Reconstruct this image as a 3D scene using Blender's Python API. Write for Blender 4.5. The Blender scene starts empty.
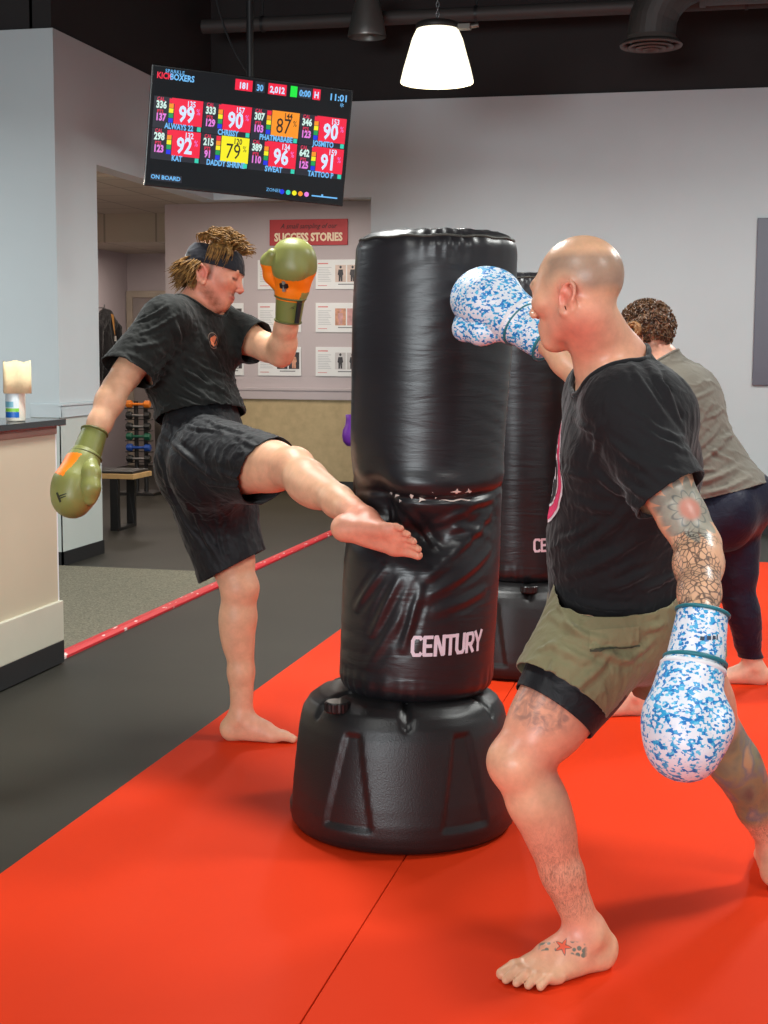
import bpy, bmesh, math, random
import numpy as np
from mathutils import Vector, Matrix, noise
random.seed(7)
SC = bpy.context.scene
COL = SC.collection
# ------------------------------------------------------------------ camera
F = 1450.0; CAM_H = 1.42
PIT, YAW, ROLL = math.radians(6.26), math.radians(13.0), math.radians(0.35)
_fw = np.array([-math.sin(YAW)*math.cos(PIT), math.cos(YAW)*math.cos(PIT), -math.sin(PIT)])
_r0 = np.array([math.cos(YAW), math.sin(YAW), 0.0])
_u0 = np.cross(_r0, _fw)
CR = math.cos(ROLL)*_r0 + math.sin(ROLL)*_u0
CU = -math.sin(ROLL)*_r0 + math.cos(ROLL)*_u0
CF = _fw
CP = np.array([0.0, 0.0, CAM_H])
def at(px, py, d):
    """world point seen at photo position (px, py), d metres along the viewing axis"""
    return CP + (CF + CR*((px-384)/F) + CU*((512-py)/F))*d
def floor_at(px, py, z=.012):
    r = CF + CR*((px-384)/F) + CU*((512-py)/F); return CP + r*((z-CAM_H)/r[2])
def make_camera():
    cam = bpy.data.cameras.new('camera'); cam.sensor_width = 36.0; cam.sensor_fit = 'AUTO'
    cam.lens = 36.0*F/1024.0; cam.clip_start = 0.05; cam.clip_end = 100
    o = bpy.data.objects.new('camera', cam); COL.objects.link(o)
    m = Matrix((CR.tolist(), CU.tolist(), (-CF).tolist())).transposed().to_4x4()
    m.translation = Vector(CP.tolist()); o.matrix_world = m
    SC.camera = o
make_camera()

def unit(v):
    v = np.asarray(v, float); return v/np.linalg.norm(v)
def srgb(r, g, b):
    return tuple(((c/255)/12.92 if c/255 <= .04045 else ((c/255+.055)/1.055)**2.4) for c in (r, g, b)) + (1.0,)

# ------------------------------------------------------------------ materials
def new_mat(name):
    m = bpy.data.materials.new(name); m.use_nodes = True
    nt = m.node_tree; b = nt.nodes['Principled BSDF']
    return m, nt, b
def nd(nt, typ, **kw):
    n = nt.nodes.new(typ)
    for k, v in kw.items():
        if k in n.inputs.keys(): n.inputs[k].default_value = v
        else: setattr(n, k, v)
    return n
def plain(name, col, rough=.5, metal=0.0, noise_amt=.06, nscale=8, bump=0.0, bscale=200, spec=.5, sheen=0.0, coat=0.0):
    """principled colour with a slight procedural variation and optional fine bump"""
    m, nt, b = new_mat(name)
    tc = nd(nt, 'ShaderNodeTexCoord')
    nz = nd(nt, 'ShaderNodeTexNoise', Scale=nscale, Detail=4.0)
    nt.links.new(tc.outputs['Object'], nz.inputs['Vector'])
    mx = nd(nt, 'ShaderNodeMixRGB', blend_type='MULTIPLY'); mx.inputs['Fac'].default_value = 1.0
    mx.inputs['Color1'].default_value = col
    rp = nd(nt, 'ShaderNodeMapRange'); rp.inputs['From Min'].default_value = .3; rp.inputs['From Max'].default_value = .7
    rp.inputs['To Min'].default_value = 1-noise_amt; rp.inputs['To Max'].default_value = 1+noise_amt
    nt.links.new(nz.outputs['Fac'], rp.inputs['Value']); nt.links.new(rp.outputs['Result'], mx.inputs['Color2'])
    nt.links.new(mx.outputs['Color'], b.inputs['Base Color'])
    b.inputs['Roughness'].default_value = rough; b.inputs['Metallic'].default_value = metal
    b.inputs['Specular IOR Level'].default_value = spec
    if sheen: b.inputs['Sheen Weight'].default_value = sheen
    if coat: b.inputs['Coat Weight'].default_value = coat; b.inputs['Coat Roughness'].default_value = .25
    if bump:
        n2 = nd(nt, 'ShaderNodeTexNoise', Scale=bscale, Detail=3.0)
        nt.links.new(tc.outputs['Object'], n2.inputs['Vector'])
        bp = nd(nt, 'ShaderNodeBump', Strength=bump, Distance=.004)
        nt.links.new(n2.outputs['Fac'], bp.inputs['Height']); nt.links.new(bp.outputs['Normal'], b.inputs['Normal'])
    return m
def glow(name, col, strength=1.0):
    m, nt, b = new_mat(name)
    b.inputs['Base Color'].default_value = (0.01, 0.01, 0.01, 1); b.inputs['Roughness'].default_value = .3
    b.inputs['Emission Color'].default_value = col; b.inputs['Emission Strength'].default_value = strength
    return m

# ------------------------------------------------------------------ object helpers
def link(name, me, mat=None, parent=None, smooth=False):
    o = bpy.data.objects.new(name, me); COL.objects.link(o)
    if mat is not None:
        for mm in (mat if isinstance(mat, (list, tuple)) else [mat]): me.materials.append(mm)
    if parent is not None: o.parent = parent
    if smooth: me.polygons.foreach_set('use_smooth', [True]*len(me.polygons))
    return o
def tag(o, label=None, cat=None, group=None, kind=None):
    if label: o['label'] = label
    if cat: o['category'] = cat
    if group: o['group'] = group
    if kind: o['kind'] = kind
    return o
def empty(name, loc=(0, 0, 0), label=None, cat=None, group=None):
    o = bpy.data.objects.new(name, None); COL.objects.link(o); o.location = loc
    o.empty_display_size = .1
    return tag(o, label, cat, group)
class MB:
    """collects shapes into one mesh"""
    def __init__(s): s.v = []; s.f = []; s.mi = []; s.sm = []
    def add(s, vs, fs, mi=0, sm=False):
        b = len(s.v); s.v += [tuple(map(float, p)) for p in vs]
        for f in fs: s.f.append(tuple(b+i for i in f)); s.mi.append(mi); s.sm.append(sm)
        return s
    def box(s, lo, hi, mi=0, M=None):
        x0, y0, z0 = lo; x1, y1, z1 = hi
        vs = [(x, y, z) for z in (z0, z1) for y in (y0, y1) for x in (x0, x1)]
        if M is not None: vs = [tuple(M @ Vector(v)) for v in vs]
        return s.add(vs, [(0, 2, 3, 1), (4, 5, 7, 6), (0, 1, 5, 4), (1, 3, 7, 5), (3, 2, 6, 7), (2, 0, 4, 6)], mi)
    def tube(s, pts, r, n=10, mi=0, caps=True, sm=True, squash=None):
        pts = [np.asarray(p, float) for p in pts]; m = len(pts)
        rs = r if isinstance(r, (list, tuple, np.ndarray)) else [r]*m
        prev = None; vs = []
        for i, p in enumerate(pts):
            t = unit(pts[min(i+1, m-1)]-pts[max(i-1, 0)])
            if prev is None:
                a = np.array([0, 0, 1.0]) if abs(t[2]) < .9 else np.array([1.0, 0, 0])
                u = unit(np.cross(a, t))
            else: u = unit(prev - t*(prev@t))
            prev = u; w = np.cross(t, u)
            for k in range(n):
                an = 2*math.pi*k/n
                vs.append(p + rs[i]*(math.cos(an)*u + math.sin(an)*w*(squash or 1)))
        fs = [(i*n+k, i*n+(k+1) % n, (i+1)*n+(k+1) % n, (i+1)*n+k) for i in range(m-1) for k in range(n)]
        s.add(vs, fs, mi, sm)
        if caps:
            s.add(vs[:n], [tuple(reversed(range(n)))], mi); s.add(vs[-n:], [tuple(range(n))], mi)
        return s
    def lathe(s, prof, n=48, center=(0, 0, 0), mi=0, sm=True, M=None, close=False):
        vs = []
        for (r, z) in prof:
            for k in range(n):
                a = 2*math.pi*k/n; v = Vector((r*math.cos(a), r*math.sin(a), z))
                if M is not None: v = M @ v
                vs.append((v[0]+center[0], v[1]+center[1], v[2]+center[2]))
        m = len(prof)
        fs = [(i*n+k, i*n+(k+1) % n, (i+1)*n+(k+1) % n, (i+1)*n+k) for i in range(m-1) for k in range(n)]
        if close:
            fs.append(tuple(reversed(range(n)))); fs.append(tuple((m-1)*n+k for k in range(n)))
        return s.add(vs, fs, mi, sm)
    def build(s, name, mat=None, parent=None, bevel=0.0):
        me = bpy.data.meshes.new(name); me.from_pydata(s.v, [], s.f); me.update()
        me.polygons.foreach_set('material_index', s.mi); me.polygons.foreach_set('use_smooth', s.sm)
        if bevel:
            bm = bmesh.new(); bm.from_mesh(me); bmesh.ops.remove_doubles(bm, verts=bm.verts, dist=1e-6)
            ed = [e for e in bm.edges if len(e.link_faces) == 2 and e.calc_face_angle(0) > .5]
            bmesh.ops.bevel(bm, geom=ed, offset=bevel, segments=2, affect='EDGES', profile=.6)
            bm.to_mesh(me); bm.free()
        return link(name, me, mat, parent)
def box(name, lo, hi, mat, parent=None, bevel=0.0, kind=None):
    o = MB().box(lo, hi).build(name, mat, parent, bevel)
    if kind: o['kind'] = kind
    return o
def text_mesh(name, txt, size, mat, parent, M, bold=0.0, align='CENTER', depth=.0006, sx=1.0, shear=0.0):
    """flat lettering with a little thickness, lying in its local XY plane, placed by matrix M"""
    cu = bpy.data.curves.new('lettering', 'FONT'); cu.body = txt; cu.size = size
    cu.align_x = align; cu.align_y = 'CENTER'; cu.offset = bold; cu.extrude = depth; cu.resolution_u = 2; cu.shear = shear
    tmp = bpy.data.objects.new('lettering', cu); COL.objects.link(tmp)
    dg = bpy.context.evaluated_depsgraph_get(); dg.update()
    me = bpy.data.meshes.new_from_object(tmp.evaluated_get(dg))
    bpy.data.objects.remove(tmp); bpy.data.curves.remove(cu)
    me.materials.clear()
    me.transform(Matrix.Diagonal((sx, 1, 1, 1))); me.transform(M); me.name = name
    return link(name, me, mat, parent)
# ================================================================== SETTING
M = {}
M['wall'] = plain('wall_paint', srgb(190, 198, 200), .75, noise_amt=.015, nscale=3, bump=.05, bscale=180)
M['wall_warm'] = plain('wall_paint_warm', srgb(188, 178, 182), .8, noise_amt=.02, nscale=2)
M['panel'] = plain('lower_wall_paint', srgb(190, 196, 190), .7, noise_amt=.015, nscale=3)
M['tan'] = plain('tan_wall_covering', srgb(188, 168, 130), .85, noise_amt=.09, nscale=14, bump=.2, bscale=90)
M['black_wall'] = plain('black_ceiling_paint', srgb(40, 37, 37), .9, noise_amt=.08, nscale=3)
M['black_trim'] = plain('black_vinyl_base', srgb(30, 29, 30), .45, noise_amt=.05)
M['trim'] = plain('trim_paint', srgb(190, 199, 202), .6, noise_amt=.02)
def rubber():
    m, nt, b = new_mat('rubber_floor')
    tc = nd(nt, 'ShaderNodeTexCoord')
    n1 = nd(nt, 'ShaderNodeTexNoise', Scale=1.3, Detail=5.0); nt.links.new(tc.outputs['Object'], n1.inputs['Vector'])
    n2 = nd(nt, 'ShaderNodeTexNoise', Scale=160.0, Detail=2.0); nt.links.new(tc.outputs['Object'], n2.inputs['Vector'])
    cr = nd(nt, 'ShaderNodeValToRGB')
    cr.color_ramp.elements[0].position = .3; cr.color_ramp.elements[0].color = srgb(40, 38, 33)
    cr.color_ramp.elements[1].position = .75; cr.color_ramp.elements[1].color = srgb(53, 50, 44)
    mx = nd(nt, 'ShaderNodeMath', operation='MULTIPLY_ADD'); mx.inputs[1].default_value = .35
    nt.links.new(n2.outputs['Fac'], mx.inputs[0])
    ml = nd(nt, 'ShaderNodeMath', operation='MULTIPLY'); ml.inputs[1].default_value = .7
    nt.links.new(n1.outputs['Fac'], ml.inputs[0]); nt.links.new(ml.outputs[0], mx.inputs[2])
    nt.links.new(mx.outputs[0], cr.inputs['Fac']); nt.links.new(cr.outputs['Color'], b.inputs['Base Color'])
    b.inputs['Roughness'].default_value = .5; b.inputs['Specular IOR Level'].default_value = .2
    bp = nd(nt, 'ShaderNodeBump', Strength=.08, Distance=.003)
    nt.links.new(n2.outputs['Fac'], bp.inputs['Height']); nt.links.new(bp.outputs['Normal'], b.inputs['Normal'])
    return m
M['rubber'] = rubber()
def carpet_mat():
    m, nt, b = new_mat('carpet_pile')
    tc = nd(nt, 'ShaderNodeTexCoord')
    n1 = nd(nt, 'ShaderNodeTexNoise', Scale=95.0, Detail=3.0, Roughness=.7); nt.links.new(tc.outputs['Object'], n1.inputs['Vector'])
    cr = nd(nt, 'ShaderNodeValToRGB')
    cr.color_ramp.elements[0].position = .3; cr.color_ramp.elements[0].color = srgb(72, 70, 60)
    cr.color_ramp.elements[1].position = .7; cr.color_ramp.elements[1].color = srgb(142, 134, 112)
    nt.links.new(n1.outputs['Fac'], cr.inputs['Fac']); nt.links.new(cr.outputs['Color'], b.inputs['Base Color'])
    b.inputs['Roughness'].default_value = .95
    bp = nd(nt, 'ShaderNodeBump', Strength=.5, Distance=.006)
    nt.links.new(n1.outputs['Fac'], bp.inputs['Height']); nt.links.new(bp.outputs['Normal'], b.inputs['Normal'])
    return m
M['carpet'] = carpet_mat()
def mat_red():
    m, nt, b = new_mat('red_vinyl_mat')
    tc = nd(nt, 'ShaderNodeTexCoord')
    n1 = nd(nt, 'ShaderNodeTexNoise', Scale=1.1, Detail=3.0); nt.links.new(tc.outputs['Object'], n1.inputs['Vector'])
    cr = nd(nt, 'ShaderNodeValToRGB')
    cr.color_ramp.elements[0].position = .3; cr.color_ramp.elements[0].color = srgb(214, 53, 20)
    cr.color_ramp.elements[1].position = .7; cr.color_ramp.elements[1].color = srgb(220, 58, 23)
    nt.links.new(n1.outputs['Fac'], cr.inputs['Fac']); nt.links.new(cr.outputs['Color'], b.inputs['Base Color'])
    n2 = nd(nt, 'ShaderNodeTexNoise', Scale=420.0, Detail=2.0); nt.links.new(tc.outputs['Object'], n2.inputs['Vector'])
    n3 = nd(nt, 'ShaderNodeTexNoise', Scale=2.2, Detail=2.0); nt.links.new(tc.outputs['Object'], n3.inputs['Vector'])
    ad = nd(nt, 'ShaderNodeMath', operation='MULTIPLY_ADD'); ad.inputs[1].default_value = 5.0
    nt.links.new(n3.outputs['Fac'], ad.inputs[0]); nt.links.new(n2.outputs['Fac'], ad.inputs[2])
    bp = nd(nt, 'ShaderNodeBump', Strength=.06, Distance=.003)
    nt.links.new(ad.outputs[0], bp.inputs['Height']); nt.links.new(bp.outputs['Normal'], b.inputs['Normal'])
    b.inputs['Roughness'].default_value = .6; b.inputs['Specular IOR Level'].default_value = .06
    return m
M['red'] = mat_red()
def tile_ceiling():
    m, nt, b = new_mat('acoustic_tile')
    tc = nd(nt, 'ShaderNodeTexCoord')
    br = nd(nt, 'ShaderNodeTexBrick', offset=0.0, Scale=1.0); br.inputs['Brick Width'].default_value = .61; br.inputs['Row Height'].default_value = .61
    br.inputs['Mortar Size'].default_value = .012; br.inputs['Color1'].default_value = srgb(186, 176, 160); br.inputs['Color2'].default_value = srgb(182, 171, 155)
    br.inputs['Mortar'].default_value = srgb(150, 142, 130)
    nt.links.new(tc.outputs['Object'], br.inputs['Vector']); nt.links.new(br.outputs['Color'], b.inputs['Base Color'])
    b.inputs['Roughness'].default_value = .9
    return m
M['tiles'] = tile_ceiling()

XL, YB, ZT, ZO = -4.224, 11.82, 3.47, 2.695      # left wall plane, back wall plane, painted wall top, opening head
XJ = -2.855                                       # right jamb of the opening in the back wall
YS = 14.32                                        # success-stories wall
S = 'structure'
box('floor', (-9, -4, -.12), (4, 17.4, 0), M['rubber'], kind=S)
tag(MB().box((-9, 8.81, 0), (XL-.15, 8.96, ZT)).box((XL-.15, 8.81, 0), (XL, 9.45, ZT)).box((XL-.15, 9.45, ZO), (XL, YB, ZT)).build('wall_left', M['wall']), kind=S)
tag(MB().box((XL-.15, YB, ZO), (XJ, YB+.15, ZT)).box((XJ, YB, 0), (4, YB+.15, ZT)).build('wall_back', M['wall']), kind=S)
tag(MB().box((4, -4, 0), (4.15, YB+.15, ZT)).build('wall_right', M['wall']), kind=S)
tag(MB().box((-9, 8.83, ZT), (XL-.15, 8.98, 4.9)).box((XL-.17, 8.83, ZT), (XL-.02, YB+.17, 4.9)).box((XL-.02, YB+.02, ZT), (4, YB+.17, 4.9)).build('wall_upper', M['black_wall']), kind=S)
def gym_ceiling():
    b = MB().box((-9, -4, 4.9), (4, YB+.2, 5.0))
    for i in range(9):                            # open web of roof joists below the deck
        x = -8.2+i*1.45
        b.box((x-.04, -4, 4.55), (x+.04, 8.8 if x < XL else YB, 4.62)); b.box((x-.03, -4, 4.84), (x+.03, 8.8 if x < XL else YB, 4.9))
    return tag(b.build('ceiling', M['black_wall']), kind=S)
gym_ceiling()
tag(MB().box((-9, 8.96, 2.93), (XL-.15, YB, 3.0)).box((-9, YB+.15, 2.93), (-.5, 17.2, 3.0)).box((XL-.16, YB-.02, 2.94), (XL-.14, YB+.17, 2.98)).box((-7.3, 15.2, 2.62), (-5.6, 17, 2.93)).build('ceiling_alcove', M['tiles']), kind=S)
# wall with the success stories, the corridor beside it
tag(MB().box((-5.65, YS, .95), (-.5, YS+.15, 2.95)).build('wall_success', M['wall_warm']), kind=S)
tag(MB().box((-5.65, YS-.004, 0), (-.5, YS+.15, .95)).build('wall_success_lower', M['tan']), kind=S)
tag(MB().box((-5.65, YS-.03, .94), (-.5, YS, 1.06)).box((-5.65, YS-.04, 1.03), (-.5, YS, 1.06)).build('trim_1', M['wall_warm'], bevel=.004), kind=S)
tag(MB().box((-5.65, YS+.15, 0), (-5.5, 17, 2.95)).build('wall_corridor_right', M['wall_warm']), kind=S)
tag(MB().box((-9, 17, 0), (-5.5, 17.15, 2.95)).build('wall_corridor_end', M['wall_warm']), kind=S)
tag(MB().box((-7.36, 8.96, 0), (-7.21, 17, 2.95)).build('wall_corridor_left', M['wall_warm']), kind=S)
tag(MB().box((-5.65, YS-.02, 0), (-.5, YS-.004, .11)).build('baseboard_success', M['black_trim']), kind=S)
tag(MB().box((XL-.16, 8.795, 0), (XL+.012, 8.81, .095)).box((XL, 8.795, 0), (XL+.012, 9.45, .095)).box((XL-.15, 9.45, 0), (XL+.012, 9.462, .095)).build('baseboard_left', M['black_trim']), kind=S)
tag(MB().box((XJ, YB-.014, 0), (4, YB, .092)).box((XJ-.012, YB-.014, 0), (XJ, YB+.15, .092)).build('baseboard_back', M['black_trim']), kind=S)
tag(MB().box((XL-.2, 8.79, .985), (XL+.02, 8.81, 1.075)).box((XL, 8.79, .985), (XL+.02, 9.45, 1.075)).box((XL, 8.78, 1.06), (XL+.03, 9.45, 1.075)).build('trim_2', M['trim'], bevel=.003), kind=S)
tag(MB().box((XL-.2, 8.802, .095), (XL+.006, 8.81, .985)).box((XL, 8.802, .095), (XL+.006, 9.45, .985)).build('trim_3', M['panel']), kind=S)
# corridor door
M['door'] = plain('door_paint', srgb(150, 140, 138), .6)
M['door_frame'] = plain('door_frame_paint', srgb(172, 160, 146), .5)
dr = box('door_1', (-7.12, 16.955, .01), (-6.34, 16.995, 2.08), M['door'], kind=S)
MB().box((-7.2, 16.93, 0), (-7.12, 17, 2.16)).box((-6.34, 16.93, 0), (-6.26, 17, 2.16)).box((-7.12, 16.93, 2.08), (-6.34, 17, 2.16)).build('door_frame', M['door_frame'], dr, bevel=.006)
M['steel'] = plain('brushed_steel', srgb(170, 170, 172), .35, metal=1.0)
MB().tube([(-6.45, 16.95, 1.0), (-6.45, 16.90, 1.0), (-6.56, 16.90, 1.0)], .011).build('door_handle', M['steel'], dr)

# floor coverings
cp = box('carpet', (-8.9, -3.9, 0), (-2.985, 8.80, .006), M['carpet']); tag(cp, 'speckled grey beige carpet beside the reception counter, outside the red edge strip', 'carpet', kind='structure')
def edge_strip():
    m, nt, b = new_mat('red_strip_tape')
    tc = nd(nt, 'ShaderNodeTexCoord')
    mp = nd(nt, 'ShaderNodeMapping'); mp.inputs['Scale'].default_value = (22, 7, 1)
    nt.links.new(tc.outputs['Object'], mp.inputs['Vector'])
    vo = nd(nt, 'ShaderNodeTexVoronoi', Scale=1.6); nt.links.new(mp.outputs['Vector'], vo.inputs['Vector'])
    cr = nd(nt, 'ShaderNodeValToRGB'); cr.color_ramp.interpolation = 'LINEAR'
    cr.color_ramp.elements[0].position = .16; cr.color_ramp.elements[0].color = srgb(235, 205, 200)
    cr.color_ramp.elements[1].position = .24; cr.color_ramp.elements[1].color = srgb(205, 30, 40)
    nt.links.new(vo.outputs['Distance'], cr.inputs['Fac']); nt.links.new(cr.outputs['Color'], b.inputs['Base Color'])
    b.inputs['Roughness'].default_value = .45
    prof = [(-2.99, .0), (-2.99, .012), (-2.978, .022), (-2.945, .022), (-2.925, .012), (-2.925, 0)]
    y0, y1 = 6.05, 11.8
    n = len(prof)
    mb = MB(); mb.add([(x, y0, z) for x, z in prof]+[(x, y1, z) for x, z in prof], [(i, i+1, n+i+1, n+i) for i in range(n-1)]+[tuple(range(n)), tuple(reversed(range(n, 2*n)))])
    o = mb.build('floor_edge_strip', m)
    return tag(o, 'narrow red floor edging strip flecked with white marks between carpet and dark rubber', 'edging strip')
edge_strip()
# red training mats : long rolled panels, side by side
labs = ['red vinyl training mat panel along the dark rubber floor, under the kicking man', 'red vinyl training mat panel right of the dark seam, under the bald man',
        ]
xs = [-1.862, -.824, 1.27]
MT = .012
for i in range(2):
    x0, x1 = xs[i]+(.0015 if i else 0), xs[i+1]-.0015
    o = MB().box((x0, -3.5, 0), (x1, 10.17, MT)).build('floor_mat', M['red'], bevel=.003)
    tag(o, labs[i], 'floor mat', 'red training mats')

# ------------------------------------------------------------------ reception counter
M['counter'] = plain('counter_laminate', srgb(192, 182, 158), .45, noise_amt=.02, nscale=3)
M['counter_trim'] = plain('counter_trim_paint', srgb(198, 194, 176), .4, noise_amt=.02)
M['counter_top'] = plain('black_counter_stone', srgb(30, 28, 29), .12, noise_amt=.2, nscale=60)
M['edge'] = plain('counter_edge_band', srgb(225, 226, 228), .4)
def counter():
    r = empty('reception_counter', (-2.889, 6.03, 0), 'beige reception counter with black top and black toe kick at the left edge', 'counter')
    def pb(n, lo, hi, m, bev=.003):
        o = box(n, tuple(np.array(lo)-np.array((-2.889, 6.03, 0))), tuple(np.array(hi)-np.array((-2.889, 6.03, 0))), m, r, bev); return o
    pb('carcass', (-3.5, 3.2, .1), (-2.905, 6.01, 1.087), M['counter'])
    pb('end_panel', (-3.5, 6.01, .1), (-2.905, 6.022, 1.087), M['edge'], .002)
    pb('trim_board', (-3.5, 3.2, .107), (-2.889, 6.03, .291), M['counter_trim'], .004)
    pb('toe_kick', (-3.5, 3.2, .006), (-2.889, 6.03, .107), M['black_trim'], .002)
    pb('countertop', (-3.55, 3.2, 1.087), (-2.872, 6.055, 1.116), M['counter_top'], .003)
    pb('top_batten', (-3.5, 3.2, 1.05), (-2.898, 6.015, 1.087), plain('brown_batten', srgb(150, 118, 104), .5))  # brown strip directly below the countertop
counter()
def canister():
    c = np.array((-2.97, 5.765, 1.1175))
    r = empty('wipes_canister', c, 'white wipes canister with blue and green label under a folded cloth on the counter', 'canister')
    wh = plain('white_plastic', srgb(232, 226, 210), .35)
    MB().lathe([(0, 0), (.040, 0), (.042, .004), (.042, .20), (.039, .208), (.036, .215), (.036, .232), (.03, .238), (0, .238)], 40).build('body', wh, r)
    def lab(name, z0, z1, col, r0=.0425, a0=-2.75, a1=-.75):
        mb = MB(); n = 24
        vs = [(r0*math.cos(a0+(a1-a0)*i/n), r0*math.sin(a0+(a1-a0)*i/n), z) for z in (z0, z1) for i in range(n+1)]
        mb.add(vs, [(i, i+1, n+2+i, n+1+i) for i in range(n)]); return mb.build(name, plain('label_'+name, col, .4), r)
    lab('label', .015, .12, srgb(214, 226, 230)); lab('blue_band', .016, .04, srgb(20, 96, 180), .0428); lab('green_band', .041, .056, srgb(130, 200, 70), .0428)
    lab('teal_band', .06, .085, srgb(120, 180, 200), .0428, -2.5, -1.3)
    return r
canister()
def towel_and_spray():
    # folded cloth hanging over the canister: a closed, soft-cornered strip bent over the lid
    w = .058; mb = MB()
    path = [(-.052, .085), (-.053, .15), (-.050, .195), (-.035, .212), (0, .217), (.035, .213), (.050, .195), (.053, .14), (.054, .085)]
    th = .006; n = len(path)
    vs = []
    for i, (y, z) in enumerate(path):
        t = unit(np.subtract(path[min(i+1, n-1)], path[max(i-1, 0)])); nx = np.array([-t[1], t[0]])
        for k in range(9):
            x = -w+2*w*k/8; wob = .004*math.sin(k*1.3+i*.8)
            vs.append((x, y+nx[0]*(th+wob), z+nx[1]*(th+wob))); 
    m2 = len(vs)
    for i, (y, z) in enumerate(path):
        for k in range(9):
            x = -w+2*w*k/8; wob = .003*math.sin(k*1.3+i*.8); vs.append((x, y+wob*.3, z))
    fs = []
    for i in range(n-1):
        for k in range(8):
            a = i*9+k; fs.append((a, a+1, a+10, a+9)); b = m2+a; fs.append((b, b+9, b+10, b+1))
    for i in range(n-1):
        fs.append((i*9, i*9+9, m2+i*9+9, m2+i*9)); fs.append((i*9+8, m2+i*9+8, m2+i*9+17, i*9+17))
    for k in range(8):
        fs.append((k, m2+k, m2+k+1, k+1)); q = (n-1)*9+k; fs.append((q, q+1, m2+q+1, m2+q))
    mb.add(vs, fs, 0, True)
    cl = mb.build('cleaning_cloth', plain('cream_cloth', srgb(236, 214, 170), .9, noise_amt=.05, nscale=60, bump=.3, bscale=300))
    cl.location = (-2.965, 5.775, 1.1525); cl.rotation_euler = (0, 0, .5)
    tag(cl, 'cream folded cloth draped over the wipes canister', 'cloth')
    r = empty('spray_bottle', (-3.03, 5.60, 1.1165), 'pinkish spray bottle with red trigger beside the canister on the counter', 'bottle')
    MB().lathe([(0, 0), (.036, 0), (.038, .006), (.038, .12), (.03, .16), (.014, .19), (.014, .205), (0, .205)], 32).build('body', plain('translucent_pink_plastic', srgb(214, 180, 178), .3), r)
    MB().box((-.02, -.015, .2), (.06, .015, .235)).build('nozzle_head', plain('white_trigger_plastic', srgb(230, 225, 222), .4), r, bevel=.006)
    MB().tube([(.035, 0, .205), (.047, 0, .18), (.045, 0, .15)], [.007, .007, .005]).build('trigger', plain('red_plastic', srgb(200, 24, 50), .35), r)
towel_and_spray()

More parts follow.
